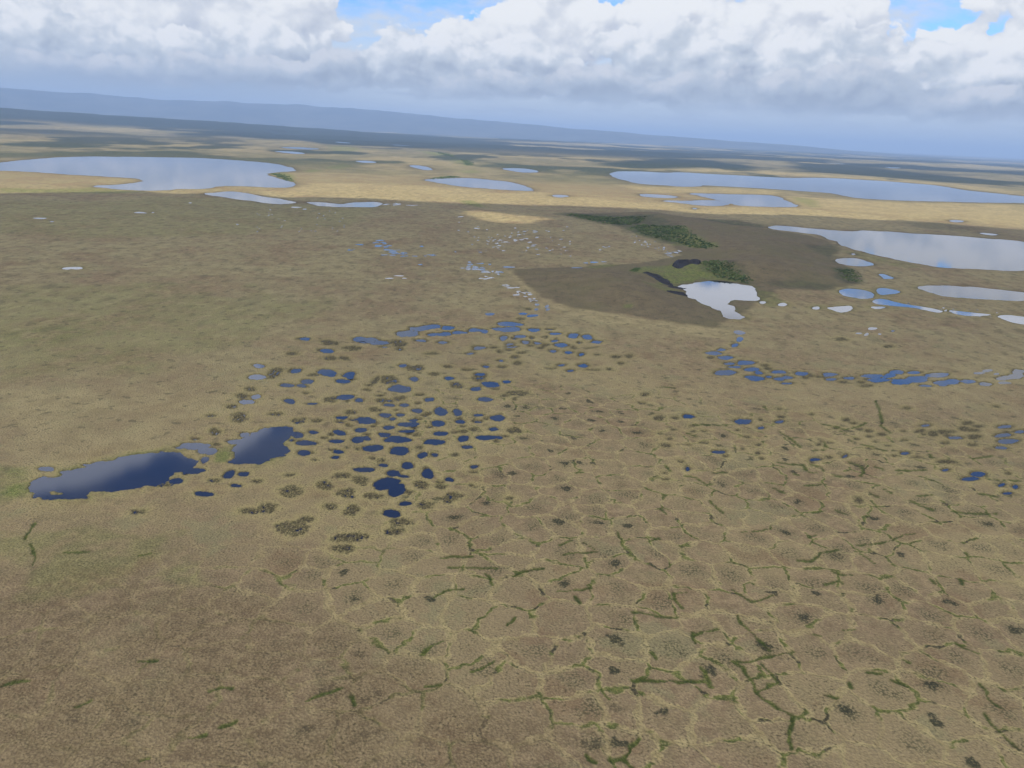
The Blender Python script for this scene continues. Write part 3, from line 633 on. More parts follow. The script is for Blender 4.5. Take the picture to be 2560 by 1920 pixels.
# green and brown strips in the frost cracks, each traced
CRACKS = [('N5', "380,385 385,420 430,460|385,380 455,382|170,485 260,495 350,512 405,510|480,590 500,650|500,600 560,580 610,572|720,500 735,540|745,550 830,630 890,690|690,740 770,740 810,738|815,740 860,715 930,708 1010,695|700,745 740,770 790,850 820,910 900,970 960,1000 1010,1030|840,755 890,800 925,850|925,850 870,880 825,900|260,690 290,720|180,845 300,840 420,850 540,845|530,770 550,820 580,875|1000,1040 985,1110 990,1200|205,1140 160,1200 120,1250|50,1255 120,1250 170,1290|1330,165 1400,205 1435,235|1340,135 1450,125 1520,110 1580,80 1640,75|1030,215 1100,220 1130,195 1150,175 1240,158|1170,340 1240,318 1270,335|740,65 820,60 890,50|1980,860 2020,900 2030,940 2080,980|1850,640 1900,670 1970,695|2000,1010 2040,1070 2120,1140 2190,1200|260,115 310,100|95,70 115,130|1520,840 1600,870|690,370 740,400 790,430 850,420 905,395|1210,270 1260,290 1310,290|1090,95 1130,80|1400,800 1460,805|1585,735 1612,750|1260,578 1325,575|1180,920 1235,930|1110,600 1145,605|1720,310 1750,335|1880,310 1895,345|10,890 50,940|1300,850 1312,880"),
          ('N6', "1680,350 1750,320 1860,300|1290,295 1400,295 1580,300|1190,480 1260,440 1370,425|1950,440 2060,435 2160,425|2060,470 2085,515|1120,835 1180,780 1250,745|1420,935 1490,920 1560,870|410,1110 500,1080 630,1030|1230,235 1330,230 1430,230|1990,215 2060,205 2190,200|680,1090 700,1140|1700,600 1640,650|1510,335 1560,405|1960,160 2040,125|2110,140 2190,190|1150,1030 1230,1020|2130,1450 2190,1500"),
          ('N7', "240,20 200,70 170,130|200,170 240,240 220,310|440,220 520,225 590,215|930,240 1010,230|910,950 1060,940|500,1255 600,1215|1480,1390 1580,1350|1270,1460 1370,1440|950,1610 1000,1595|1400,1150 1480,1125 1550,1130|0,1120 100,1085 200,1080"),
          ('N3', "310,650 410,652 510,655|260,945 320,955 370,990|140,885 170,915|400,1090 440,1130 480,1160|800,870 880,880 940,885 960,920 1020,930|990,880 1040,900 1060,915|1060,650 1110,655 1180,680 1260,660 1300,640|1355,510 1380,570 1395,630 1390,660 1440,695|1060,755 1075,780|1220,750 1340,780 1400,800 1460,800|1210,870 1270,890 1290,930 1260,945|1480,915 1560,915 1660,912|930,1005 1000,1000 1080,995|1330,1050 1380,1075|760,1015 830,1045|1550,1085 1620,1120 1690,1145|1800,1150 1860,1160 1960,1165 2050,1165|1000,1160 1060,1150|1120,1140 1180,1170|800,690 860,725 930,785|1680,840 1670,820|1920,845 2030,830|1960,1050 2060,1065|430,930 490,925|20,1010 70,1030|60,430 200,440|710,545 730,565|120,1140 150,1170|1600,1060 1690,1055|2000,965 2190,975|890,935 910,940|1410,1025 1450,1045|1350,890 1400,910|1160,690 1180,700|270,700 330,720|990,800 1060,795|1110,940 1180,955")]
CRK = np.zeros(GX.shape)
for crop, txt in CRACKS:
    for ln in txt.split('|'):
        pts = [tuple(float(a) for a in q.split(',')) for q in ln.split()]
        P = gpoly(crop, pts)
        rr = np.hypot(P[:, 0], P[:, 1]); aa = np.arctan2(P[:, 0], P[:, 1])
        i0 = max(np.searchsorted(rs, rr.min() - 8) - 1, 0); i1 = min(np.searchsorted(rs, rr.max() + 8) + 1, NR)
        da = 8 / rr.min()
        j0 = max(np.searchsorted(fine, aa.min() - da) - 1, 0); j1 = min(np.searchsorted(fine, aa.max() + da) + 1, 1040)
        if j1 - j0 < 2: continue
        X = GX[i0:i1, j0:j1]; Y = GY[i0:i1, j0:j1]
        w = 0.72 if crop != 'N3' else 1.05
        w = w * (1.0 + 0.9 * fbm(X / 4.5, Y / 4.5, 2, 55))
        d = dist_line(P, X + 0.7 * fbm(X / 2.5, Y / 2.5, 2, 51), Y + 0.7 * fbm(X / 2.5, Y / 2.5, 2, 52))
        CRK[i0:i1, j0:j1] = np.maximum(CRK[i0:i1, j0:j1], sstep(d, w * 1.25, w * 0.45))
Z -= 0.25 * CRK * (SD > 1)
SHORE_DARK = np.where(SD > -0.5, np.exp(-np.maximum(SD, 0) / np.maximum(0.40, 0.45 * step)), 1.0) * (SD < 6 * step)  # darkens the waterline and the bed
SHORE_DARK = np.maximum(SHORE_DARK, (BIG > 0) * np.exp(-np.maximum(BIG, 0) / (0.8 * step)) * (RR > 700) * (0.55 + 0.45 * fbm(GX / 90, GY / 90, 3, 99)))  # dark line along the lake shores
MEADOW = np.maximum(np.exp(-np.maximum(SD - 0.6, 0) / 3.0), 0.9 * np.exp(-np.maximum(BIG - 0.6, 0) / 6.0)) * (RR < 1100)
GREEN = np.maximum(GREEN, (RR < 1100) * np.exp(-np.maximum(BIG - 0.5, 0) / 3.2) * sstep(fbm(GX / 16, GY / 16, 3, 98), -0.2, 0.35) * 0.75)
POLY = (0.72 + 0.28 * sstep(ang_of + 0.25 * fbm(GX / 70, GY / 70, 3, 61), -0.45, -0.08)) * sstep(RR, 620, 420) * np.maximum(sstep(RR, 330, 250), sstep(ang_of, -0.42, -0.05))
POLY = np.maximum(POLY, 0.25 * sstep(RR, 800, 500)) * (1 - HEATHM)
OLIVE = np.maximum(OLIVE, sstep(RR, 2300, 3000) * 0.8)

gm = bpy.data.meshes.new('ground')
nv = NR * NA
co = np.stack([GX, GY, Z], -1).reshape(-1, 3).astype(np.float32)
idx = np.arange(nv).reshape(NR, NA)
a = idx[:-1, :]; b = idx[1:, :]
a2 = np.roll(a, -1, 1); b2 = np.roll(b, -1, 1)
quads = np.stack([a, a2, b2, b], -1).reshape(-1, 4)
# the middle under the camera
co = np.concatenate([co, [[0, 0, 0.3]]]).astype(np.float32)
fan = np.stack([np.full(NA, nv), np.roll(idx[0], -1), idx[0]], -1)
nq, nf = len(quads), len(fan)
gm.vertices.add(len(co)); gm.vertices.foreach_set('co', co.ravel())
gm.loops.add(nq * 4 + nf * 3)
gm.loops.foreach_set('vertex_index', np.concatenate([quads.ravel(), fan.ravel()]).astype(np.int32))
gm.polygons.add(nq + nf)
gm.polygons.foreach_set('loop_start', np.concatenate([np.arange(nq) * 4, nq * 4 + np.arange(nf) * 3]).astype(np.int32))
gm.polygons.foreach_set('use_smooth', np.ones(nq + nf, bool))
gm.update(calc_edges=True); gm.validate()
for nm, arr in (('dry_lit', DRY_LIT), ('green', GREEN), ('shrub_shade', SHRUB_SHADE), ('heath', HEATHM), ('wet', WETM), ('shore_dark', SHORE_DARK), ('poly', POLY), ('crack', CRK), ('olive', OLIVE), ('meadow', MEADOW), ('bare', BRN_VIGNETTE)):
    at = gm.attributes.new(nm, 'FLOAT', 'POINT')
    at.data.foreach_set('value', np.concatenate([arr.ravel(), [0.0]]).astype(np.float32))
ground = bpy.data.objects.new('ground', gm); COL.objects.link(ground)
if gm.polygons[0].normal.z < 0:
    gm.flip_normals()

# ------------------------------------------------------------------ ground material
mat = bpy.data.materials.new('tundra'); mat.use_nodes = True
t = mat.node_tree; t.nodes.clear()
out = t.nodes.new('ShaderNodeOutputMaterial'); bs = t.nodes.new('ShaderNodeBsdfPrincipled')
t.links.new(bs.outputs[0], out.inputs[0])
bs.inputs['Roughness'].default_value = 0.95
bs.inputs['Specular IOR Level'].default_value = 0.1
geo = t.nodes.new('ShaderNodeNewGeometry'); POS = N(t, geo.outputs['Position'])


def attr(nm):
    n = t.nodes.new('ShaderNodeAttribute'); n.attribute_name = nm
    return N(t, n.outputs['Fac'])


P2 = vmath(t, 'MULTIPLY', POS, (1, 1, 0))
far_ = N(t, (lambda n: (t.links.new(P2.s, n.inputs[0]), n.outputs['Value'])[1])((lambda n: (setattr(n, 'operation', 'LENGTH'), n)[1])(t.nodes.new('ShaderNodeVectorMath'))))
n_big = noise(t, P2, 1 / 90, 5, 0.55, dim='2D')
n_mid = noise(t, P2, 1 / 17, 4, 0.6, dim='2D')
n_sm = noise(t, P2, 1 / 4.2, 4, 0.65, dim='2D')
n_tus = noise(t, P2, 1 / 0.95, 3, 0.7, dim='2D')
n_huge = noise(t, P2, 1 / 420, 5, 0.55, dim='2D')
wv = noise(t, P2, 1 / 11, 3, 0.6, out=1, dim='2D')
wv = vmath(t, 'SUBTRACT', wv, (0.5, 0.5, 0.5))
Pw = vmath(t, 'ADD', P2, vmath(t, 'MULTIPLY', wv, (8.5, 8.5, 0)))
edge = voro(t, Pw, 1 / 16.0, 'DISTANCE_TO_EDGE', dim='2D', rnd=0.85)
cell = voro(t, Pw, 1 / 16.0, 'F1', dim='2D', rnd=0.85)
cellc = voro(t, Pw, 1 / 16.0, 'F1', dim='2D', rnd=0.85, out='Color')
sepc = t.nodes.new('ShaderNodeSeparateColor'); t.links.new(cellc.s, sepc.inputs[0])
c_r, c_g = N(t, sepc.outputs[0]), N(t, sepc.outputs[1])
poly = attr('poly')

brown = mix(t, n_sm.ss(0.30, 0.70), (0.150, 0.112, 0.078), (0.245, 0.190, 0.130))
brown = mix(t, n_mid.ss(0.35, 0.68) * 0.6, brown, (0.185, 0.158, 0.098))
brown = mix(t, n_big.ss(0.40, 0.62) * 0.6, brown, (0.255, 0.215, 0.130))
brown = mix(t, n_huge.ss(0.42, 0.60) * 0.35, brown, (0.150, 0.115, 0.085))
moss = noise(t, P2, 1 / 33, 5, 0.62, dim='2D')
brown = mix(t, moss.ss(0.56, 0.68) * 0.5, brown, (0.150, 0.100, 0.068))
brown = mix(t, moss.ss(0.42, 0.32) * 0.5, brown, (0.175, 0.172, 0.105))
olive = mix(t, n_mid.ss(0.32, 0.68), (0.165, 0.150, 0.098), (0.270, 0.245, 0.155))
olive = mix(t, n_sm.ss(0.55, 0.75) * 0.5, olive, (0.085, 0.082, 0.056))
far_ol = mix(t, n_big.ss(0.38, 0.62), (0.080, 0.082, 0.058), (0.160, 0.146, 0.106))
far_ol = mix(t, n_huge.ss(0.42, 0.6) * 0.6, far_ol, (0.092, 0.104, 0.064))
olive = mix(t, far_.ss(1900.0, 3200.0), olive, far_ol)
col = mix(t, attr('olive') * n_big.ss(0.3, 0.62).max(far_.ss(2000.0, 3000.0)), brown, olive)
# raised rims and frost cracks of the ice wedge polygons
hum = voro(t, vmath(t, 'ADD', P2, vmath(t, 'MULTIPLY', wv, (1.6, 1.6, 0))), 1 / 0.9, 'F1', dim='2D', out='Distance')
line = (edge.ss(0.125, 0.03) * (0.55 + n_mid.ss(0.35, 0.6) * 0.5) + (n_tus - 0.5) * 0.5 + (n_sm - 0.5) * 0.5).ss(0.22, 0.75) * poly
col = mix(t, line * 0.62, col, mix(t, n_sm.ss(0.3, 0.7), (0.220, 0.185, 0.104), (0.33, 0.285, 0.165)))
cmask = noise(t, P2, 1 / 16, 3, 0.55, dim='2D')
crk = (edge + (n_sm - 0.5) * 0.03).ss(0.062, 0.022) * poly.ss(0.45, 0.95) * cmask.ss(0.50, 0.56)
wetc = noise(t, P2, 1 / 9, 2, 0.5, dim='2D').ss(0.58, 0.66)
col = mix(t, crk * 0.92, col, mix(t, wetc, mix(t, n_sm.ss(0.35, 0.65), (0.045, 0.062, 0.018), (0.110, 0.130, 0.040)), (0.030, 0.030, 0.024)))
# damp centres of some polygons, a few of them sodden
cen = cell.ss(0.40, 0.10) * c_r.ss(0.25, 0.7) * poly
cen = cen * (n_sm * 0.5 + hum * 0.6).ss(0.38, 0.62)
col = mix(t, cen * 0.8, col, (0.072, 0.070, 0.044))
sod = (cell + (n_sm - 0.5) * 0.35).ss(0.17, 0.09) * c_g.ss(0.72, 0.76) * poly.ss(0.5, 0.9)
col = mix(t, sod * 0.9, col, (0.026, 0.030, 0.022))
col = mix(t, attr('bare') * (0.4 + 0.6 * n_mid.ss(0.3, 0.6)), col, mix(t, n_sm.ss(0.3, 0.7), (0.100, 0.074, 0.050), (0.172, 0.132, 0.088)))  # brown ground, with lens vignetting painted into its darker tone
# straw, meadow, fresh green, shrubs, heath
straw = mix(t, n_mid.ss(0.3, 0.7), (0.200, 0.170, 0.104), (0.31, 0.265, 0.165))
col = mix(t, attr('dry_lit') * (0.55 + n_big.ss(0.3, 0.6) * 0.45), col, straw)
col = mix(t, attr('meadow') * 0.8 * n_sm.ss(0.25, 0.55), col, (0.30, 0.265, 0.135))
grn = mix(t, n_sm.ss(0.3, 0.7), (0.070, 0.100, 0.032), (0.150, 0.180, 0.060))
col = mix(t, attr('green') * (0.45 + 0.55 * n_mid.ss(0.35, 0.6)), col, grn)
hth = mix(t, n_mid.ss(0.3, 0.7), (0.088, 0.074, 0.056), (0.126, 0.106, 0.076))
hth = mix(t, n_sm.ss(0.5, 0.75) * 0.4, hth, (0.17, 0.145, 0.10))
hth = mix(t, n_big.ss(0.42, 0.62) * 0.6, hth, (0.095, 0.090, 0.055))
col = mix(t, attr('heath') * 0.92, col, hth)
grn2 = mix(t, attr('green') * (0.45 + 0.55 * n_mid.ss(0.35, 0.6)), col, grn)
col = mix(t, attr('heath'), col, grn2)
shr_shade = mix(t, n_mid.ss(0.35, 0.65) * far_.ss(7000.0, 2500.0), (0.014, 0.025, 0.024), (0.062, 0.078, 0.042))  # far end near black, painting cloud shade onto the shrubs
col = mix(t, attr('shrub_shade') * (0.7 + 0.3 * n_mid.ss(0.3, 0.6)), col, shr_shade)
col = mix(t, attr('wet') * n_tus.ss(0.70, 0.50), col, mix(t, n_sm, (0.026, 0.026, 0.018), (0.085, 0.078, 0.046)))
gcr = mix(t, n_sm.ss(0.35, 0.7), (0.040, 0.058, 0.016), (0.095, 0.115, 0.034))
gcr = mix(t, n_mid.ss(0.62, 0.72), gcr, (0.045, 0.038, 0.026))
col = mix(t, attr('shore_dark') * 0.85, col, (0.040, 0.036, 0.026))
# tussocks and hummocks: pale heads and dark gaps
patchy = (n_sm * 0.6 + n_mid * 0.4)
col = mix(t, (n_tus * 0.9 + (0.6 - hum) * 0.25).ss(0.46, 0.74) * 0.40, col, (0.315, 0.265, 0.165))
tgap = ((hum - 0.35) * 0.35 + (0.5 - n_tus) * 1.15).ss(0.06, 0.30) * (0.12 + 0.88 * patchy.ss(0.42, 0.60))
col = mix(t, tgap * 0.78, col, (0.048, 0.042, 0.026))
col = mix(t, attr('crack') * n_tus.ss(0.14, 0.40) * 0.95, col, mix(t, hum.ss(0.2, 0.6) * 0.6, gcr, (0.028, 0.040, 0.012)))
# small dark damp dashes all over the middle distance
dash = noise(t, P2, 1 / 7.5, 3, 0.6, dim='2D')
col = mix(t, dash.ss(0.60, 0.72) * far_.ss(260.0, 480.0) * 0.6, col, (0.062, 0.060, 0.042))
dash2 = noise(t, vmath(t, 'MULTIPLY', P2, (1.0, 0.6, 1.0)), 1 / 13, 4, 0.62, dim='2D')
col = mix(t, dash2.ss(0.54, 0.68) * far_.ss(420.0, 800.0) * far_.ss(2600.0, 1900.0) * (1.0 - attr('heath')) * 0.42, col, (0.070, 0.066, 0.046))
col = mix(t, dash2.ss(0.44, 0.32) * far_.ss(380.0, 700.0) * far_.ss(2600.0, 1900.0) * (1.0 - attr('heath')) * 0.30, col, (0.30, 0.265, 0.165))
col = mix(t, attr('shrub_shade') * far_.ss(1800.0, 3500.0) * 0.92, col, shr_shade)
col = mix(t, 1.0, col, (1.23, 1.14, 0.87), 'MULTIPLY')
t.links.new(col.s, bs.inputs['Base Color'])
bump = t.nodes.new('ShaderNodeBump'); bump.inputs['Distance'].default_value = 0.55
bump.inputs['Strength'].default_value = 0.9
t.links.new((n_tus * 0.5 - hum * 0.5 + n_sm * 0.8 + edge.ss(0.0, 0.06) * poly * 0.45).s, bump.inputs['Height'])
t.links.new(bump.outputs[0], bs.inputs['Normal'])
gm.materials.append(mat)
ground['kind'] = 'structure'; ground['label'] = 'brown and olive tundra plain patterned with frost crack polygons'

# ------------------------------------------------------------------ height lookup
def zat(x, y):
    rr = math.hypot(x, y); a = math.atan2(x, y)
    i = min(max(np.searchsorted(rs, rr) - 1, 0), NR - 2)
    fi = min(max((rr - rs[i]) / (rs[i + 1] - rs[i]), 0), 1)
    fj = min(max((a - fine[0]) / (fine[1] - fine[0]), 0), 1038.999)
    j = int(fj); fj -= j
    return (Z[i, j] * (1 - fj) + Z[i, j + 1] * fj) * (1 - fi) + (Z[i + 1, j] * (1 - fj) + Z[i + 1, j + 1] * fj) * fi


def pool_z(P):
    pool_z.n = getattr(pool_z, 'n', 0) + 1     # no two pools share a level
    return max(zat(p[0], p[1]) for p in P) + 0.04 + 0.0008 * pool_z.n


# ------------------------------------------------------------------ water
wm = bpy.data.materials.new('tundra_water'); wm.use_nodes = True
t = wm.node_tree; bs = t.nodes['Principled BSDF']
bs.inputs['Base Color'].default_value = (0.013, 0.015, 0.028, 1)
bs.inputs['Roughness'].default_value = 0.03
bs.inputs['IOR'].default_value = 1.45
geo = t.nodes.new('ShaderNodeNewGeometry'); POS = N(t, geo.outputs['Position'])
rip = noise(t, POS, 0.9, 3, 0.6)
bump = t.nodes.new('ShaderNodeBump'); bump.inputs['Strength'].default_value = 0.05; bump.inputs['Distance'].default_value = 0.1
t.links.new(rip.s, bump.inputs['Height']); t.links.new(bump.outputs[0], bs.inputs['Normal'])


def water_obj(name, polys, z):
    me = bpy.data.meshes.new(name)
    vs, fs = [], []
    for n_, P in enumerate(polys):
        k = len(vs)
        zz = z[n_] if isinstance(z, list) else z
        vs += [(p[0], p[1], zz) for p in P]
        f = list(range(k, k + len(P)))
        ar = 0.5 * sum(P[i - 1][0] * P[i][1] - P[i][0] * P[i - 1][1] for i in range(len(P)))
        fs.append(f if ar > 0 else f[::-1])
    me.from_pydata(vs, [], fs)
    me.materials.append(wm)
    o = bpy.data.objects.new(name, me); COL.objects.link(o)
    return o


def grow(P, m):
    """move an outline outwards by about m metres"""
    P = np.asarray(P); n = len(P)
    ar = 0.5 * sum(P[i - 1][0] * P[i][1] - P[i][0] * P[i - 1][1] for i in range(n))
    e = np.roll(P, -1, 0) - np.roll(P, 1, 0)
    nn = np.stack([e[:, 1], -e[:, 0]], 1) / (np.linalg.norm(e, axis=1, keepdims=True) + 1e-6)
    return P + nn * (m if ar > 0 else -m)


order = sorted(range(len(WATER)), key=lambda i: -WATER[i][5])
n_pond = 0
rest = []
for rank, wi in enumerate(order):
    nm, P, lab, grp, ragged, area = WATER[wi]
    dist = np.hypot(*P.mean(0))
    ext = np.linalg.svd(P - P.mean(0), compute_uv=False)[1] / math.sqrt(len(P))
    Q = grow(P, min(0.22 * ext, 0.014 * dist) + 0.15)
    if nm == 'pond':
        n_pond += 1
        if n_pond > 290:
            rest.append((P, pool_z(P)) if TINY[wi] else (Q, -0.40 - 0.0008 * wi)); continue
    o = water_obj(nm, [P] if TINY[wi] else [Q], pool_z(P) if TINY[wi] else -0.0008 * wi)
    o['kind'] = 'structure'
    if nm == 'lake':
        o['label'] = lab; o['category'] = 'lake'
    else:
        crop, cx, cy, k = grp
        px, py = full(crop, (cx, cy))
        if py < 800: lab, g = 'white glinting pool on the middle plain', 'white pools of the middle plain'
        elif px > 1700 and py < 1010: lab, g = 'bright blue pool in the chain of pools along the right', 'blue pools in the right hand chain'
        elif px > 1500: lab, g = 'small dark pool among the frost polygons on the right', 'dark pools among the right hand polygons'
        elif py < 930: lab, g = 'blue pool in the cluster below the dark hill', 'blue pools below the dark hill'
        elif k: lab, g = 'half overgrown murky pool in the foreground pool field', 'murky pools of the foreground'
        else: lab, g = 'open navy blue pool in the foreground pool field', 'navy pools of the foreground'
        o['label'] = lab; o['group'] = g; o['category'] = 'pond'
o = water_obj('ponds', [p for p, z in rest], [z for p, z in rest])
o['kind'] = 'stuff'; o['label'] = 'scattered glinting specks of water on the wet middle plain'; o['category'] = 'ponds'


def mesh_obj(name, vs, fs, m, smooth=False):
    me = bpy.data.meshes.new(name)
    me.from_pydata([tuple(v) for v in vs], [], fs)
    if smooth: me.polygons.foreach_set('use_smooth', [True] * len(me.polygons))
    me.materials.append(m)
    o = bpy.data.objects.new(name, me); COL.objects.link(o)
    return o


# ------------------------------------------------------------------ far mountains
az_m = np.radians(np.linspace(-44, 26, 520))
dr_m = np.linspace(23500, 33000, 46)
prof_x = [-44, -33, -28.6, -22, -17.2, -14.8, -11.5, -7, -3, 1.5, 5, 9, 13, 18, 26]
prof_e = [1.30, 1.31, 1.22, 1.20, 1.28, 1.30, 1.18, 1.05, 0.82, 0.66, 0.50, 0.36, 0.24, 0.12, -0.2]
MR, MA = np.meshgrid(dr_m, az_m, indexing='ij')
mx, my = MR * np.sin(MA), MR * np.cos(MA)
pk = H + np.tan(np.radians(np.interp(np.degrees(MA), prof_x, prof_e))) * 28000
n1 = 1 - np.abs(fbm(mx / 2600, my / 4200, 5, 71))
n2 = fbm(mx / 900, my / 1500, 4, 73)
# the crest line of the range and its lower front spurs
crest = np.exp(-((MR - 28500 - 1400 * fbm(mx / 5000, my / 9000, 2, 75)) / 2600) ** 2)
mz = pk * crest * (0.86 + 0.16 * n1 + 0.085 * n2) - 30
a = np.arange(mz.size).reshape(mz.shape)
q = np.stack([a[:-1, :-1], a[:-1, 1:], a[1:, 1:], a[1:, :-1]], -1).reshape(-1, 4)
mm = bpy.data.materials.new('mountain_tundra'); mm.use_nodes = True
t = mm.node_tree; bs = t.nodes['Principled BSDF']; bs.inputs['Roughness'].default_value = 1.0
geo = t.nodes.new('ShaderNodeNewGeometry'); POS = N(t, geo.outputs['Position'])
nz = noise(t, POS, 1 / 900, 5, 0.6)
t.links.new(mix(t, nz.ss(0.35, 0.65), (0.016, 0.026, 0.026), (0.055, 0.060, 0.050)).s, bs.inputs['Base Color'])
mt = mesh_obj('mountains', np.stack([mx, my, mz], -1).reshape(-1, 3), q.tolist(), mm, True)
mt['kind'] = 'structure'; mt['label'] = 'long blue mountain range fading into rain haze on the horizon'
MTOP = float(mz.max())

# ------------------------------------------------------------------ unseen cloud bank over and behind the aircraft, shaped to shade the near plain
CB = 1300.0
far_edge = np.concatenate([gpoly('R3', [(-900, 300), (-300, 303), (0, 303), (560, 293), (860, 296), (1000, 300), (1250, 300), (1560, 312), (1900, 335)]),
                           gpoly('R4', [(0, 326), (330, 340), (600, 356), (900, 366), (1350, 371), (1800, 383), (2212, 412)]),
                           gpoly('R5', [(300, 425), (900, 437), (1300, 458), (1700, 482), (2212, 525), (3000, 590)])])
S1 = np.concatenate([far_edge, [(2600, 300), (1800, -700), (300, -1200), (-1200, -900), (-2200, 300)]])
off = to_sun[:2] * (CB / to_sun[2])
gap = gpoly('R4', [(880, 418), (960, 408), (1060, 418), (1180, 432), (1360, 456), (1290, 478), (1150, 484), (1010, 482), (960, 455), (920, 432)])
gs = 40.0
cx = np.arange(S1[:, 0].min() - 80, S1[:, 0].max() + 80, gs); cy = np.arange(S1[:, 1].min() - 80, S1[:, 1].max() + 80, gs)
CX, CY = np.meshgrid(cx, cy, indexing='ij')
sd = sdf_poly(S1, CX, CY)
sd = np.maximum(sd, -sdf_poly(gap, CX, CY))
sd = sd + 60 * fbm(CX / 420, CY / 420, 4, 81) + 38 * fbm(CX / 130, CY / 130, 3, 84)
top = CB + np.clip(-sd, 0, 420) * 0.4 * (1 + 0.7 * fbm(CX / 420, CY / 420, 4, 82))
bot = CB - np.clip(-sd, 0, 60) * 0.35 * (1 + 0.8 * fbm(CX / 260, CY / 260, 4, 83))
ok = sd < 0
ids = np.full(CX.shape, -1); ids[ok] = np.arange(ok.sum())
n_in = int(ok.sum())
vs = np.concatenate([np.stack([CX[ok] + off[0], CY[ok] + off[1], top[ok]], -1), np.stack([CX[ok] + off[0], CY[ok] + off[1], bot[ok]], -1)])
fs = []
edges = {}
for i in range(len(cx) - 1):
    for j in range(len(cy) - 1):
        k = [ids[i, j], ids[i + 1, j], ids[i + 1, j + 1], ids[i, j + 1]]
        k = [int(v) for v in k if v >= 0]
        if len(k) < 3: continue
        fs.append(k); fs.append([v + n_in for v in k[::-1]])
        for e in range(len(k)):
            p, q2 = k[e], k[(e + 1) % len(k)]
            if (q2, p) in edges: del edges[(q2, p)]
            else: edges[(p, q2)] = 1
for (p, q2) in edges: fs.append([q2, p, p + n_in, q2 + n_in])
cm = bpy.data.materials.new('cloud_shade'); cm.use_nodes = True
t = cm.node_tree; t.nodes.clear()
co_ = t.nodes.new('ShaderNodeOutputMaterial')
tl = t.nodes.new('ShaderNodeBsdfTranslucent'); tl.inputs[0].default_value = (0.95, 0.95, 0.95, 1)
df = t.nodes.new('ShaderNodeBsdfDiffuse'); df.inputs[0].default_value = (0.9, 0.9, 0.9, 1)
tp = t.nodes.new('ShaderNodeBsdfTransparent')
m1 = t.nodes.new('ShaderNodeMixShader'); m1.inputs[0].default_value = 0.2
t.links.new(tl.outputs[0], m1.inputs[1]); t.links.new(df.outputs[0], m1.inputs[2])
m2 = t.nodes.new('ShaderNodeMixShader'); m2.inputs[0].default_value = 0.52      # thin enough to let half the light straight through each face
t.links.new(m1.outputs[0], m2.inputs[1]); t.links.new(tp.outputs[0], m2.inputs[2])
t.links.new(m2.outputs[0], co_.inputs[0])
cl = mesh_obj('cloud', vs, fs, cm, True)
cl['kind'] = 'structure'; cl['label'] = 'unseen cloud bank overhead, shaped to shade the near plain'

# ------------------------------------------------------------------ mud scarps of the thaw slump
sm = bpy.data.materials.new('bare_mud'); sm.use_nodes = True
t = sm.node_tree; bs = t.nodes['Principled BSDF']; bs.inputs['Roughness'].default_value = 0.8
geo = t.nodes.new('ShaderNodeNewGeometry'); POS = N(t, geo.outputs['Position'])
t.links.new(mix(t, noise(t, POS, 0.5, 4, 0.6).ss(0.35, 0.65), (0.006, 0.006, 0.007), (0.022, 0.019, 0.018)).s, bs.inputs['Base Color'])


def scarp(crop, line, wd, ht, label, seed):
    """a slumped wall of mud: crumbling lip behind, concave face, heaped toe in front"""
    P = gpoly(crop, line)
    d = np.r_[0, np.cumsum(np.linalg.norm(np.diff(P, axis=0), axis=1))]
    n = 40
    s = np.linspace(0, d[-1], n)
    L = np.stack([np.interp(s, d, P[:, 0]), np.interp(s, d, P[:, 1])], 1)
    tg = np.gradient(L, axis=0); nn = np.stack([-tg[:, 1], tg[:, 0]], 1); nn /= np.linalg.norm(nn, axis=1, keepdims=True)
    nn[(nn * L).sum(1) < 0] *= -1            # away from the camera is uphill
    prof = [(1.0, -0.4), (0.75, 0.85), (0.5, 1.0), (0.38, 0.9), (0.22, 0.45), (0.0, 0.22), (-0.3, 0.10), (-0.6, -0.3)]
    vs, fs = [], []
    for i in range(n):
        e = math.sin(math.pi * (i + .3) / (n - .4)) ** 0.6
        for k, (o, h) in enumerate(prof):
            w = 1 + 0.35 * float(fbm(np.array([i * .35]), np.array([k * .9]), 2, seed)[0])
            p = L[i] + nn[i] * o * wd * e * w
            vs.append((p[0], p[1], zat(*p) + h * ht * e * w))
    m = len(prof)
    for i in range(n - 1):
        for k in range(m - 1):
            fs.append((i * m + k, i * m + k + 1, (i + 1) * m + k + 1, (i + 1) * m + k))
        fs.append((i * m + m - 1, i * m, (i + 1) * m, (i + 1) * m + m - 1))
    fs.append(tuple(range(m))); fs.append(tuple((n - 1) * m + k for k in range(m))[::-1])
    o = mesh_obj('mud_scarp', vs, fs, sm)
    o['kind'] = 'structure'; o['label'] = label
    return o


scarp('R5', [(88, 795), (105, 778), (140, 770), (175, 772), (202, 782)], 14, 5.5, 'dark crescent of bare mud above the boot shaped lake', 3)
scarp('N4', [(1862, 208), (1910, 212), (1970, 228), (2020, 248), (2075, 268), (2150, 285)], 11, 3.6, 'dark mud wall at the left end of the slump', 4)
scarp('N4', [(2085, 342), (2130, 346), (2180, 352), (2225, 362), (2280, 372)], 8, 2.2, 'low dark mud bank left of the boot shaped lake', 5)
scarp('R5', [(20, 884), (70, 888), (120, 892), (160, 888)], 6, 1.6, 'dark spit of mud reaching into the boot shaped lake', 6)

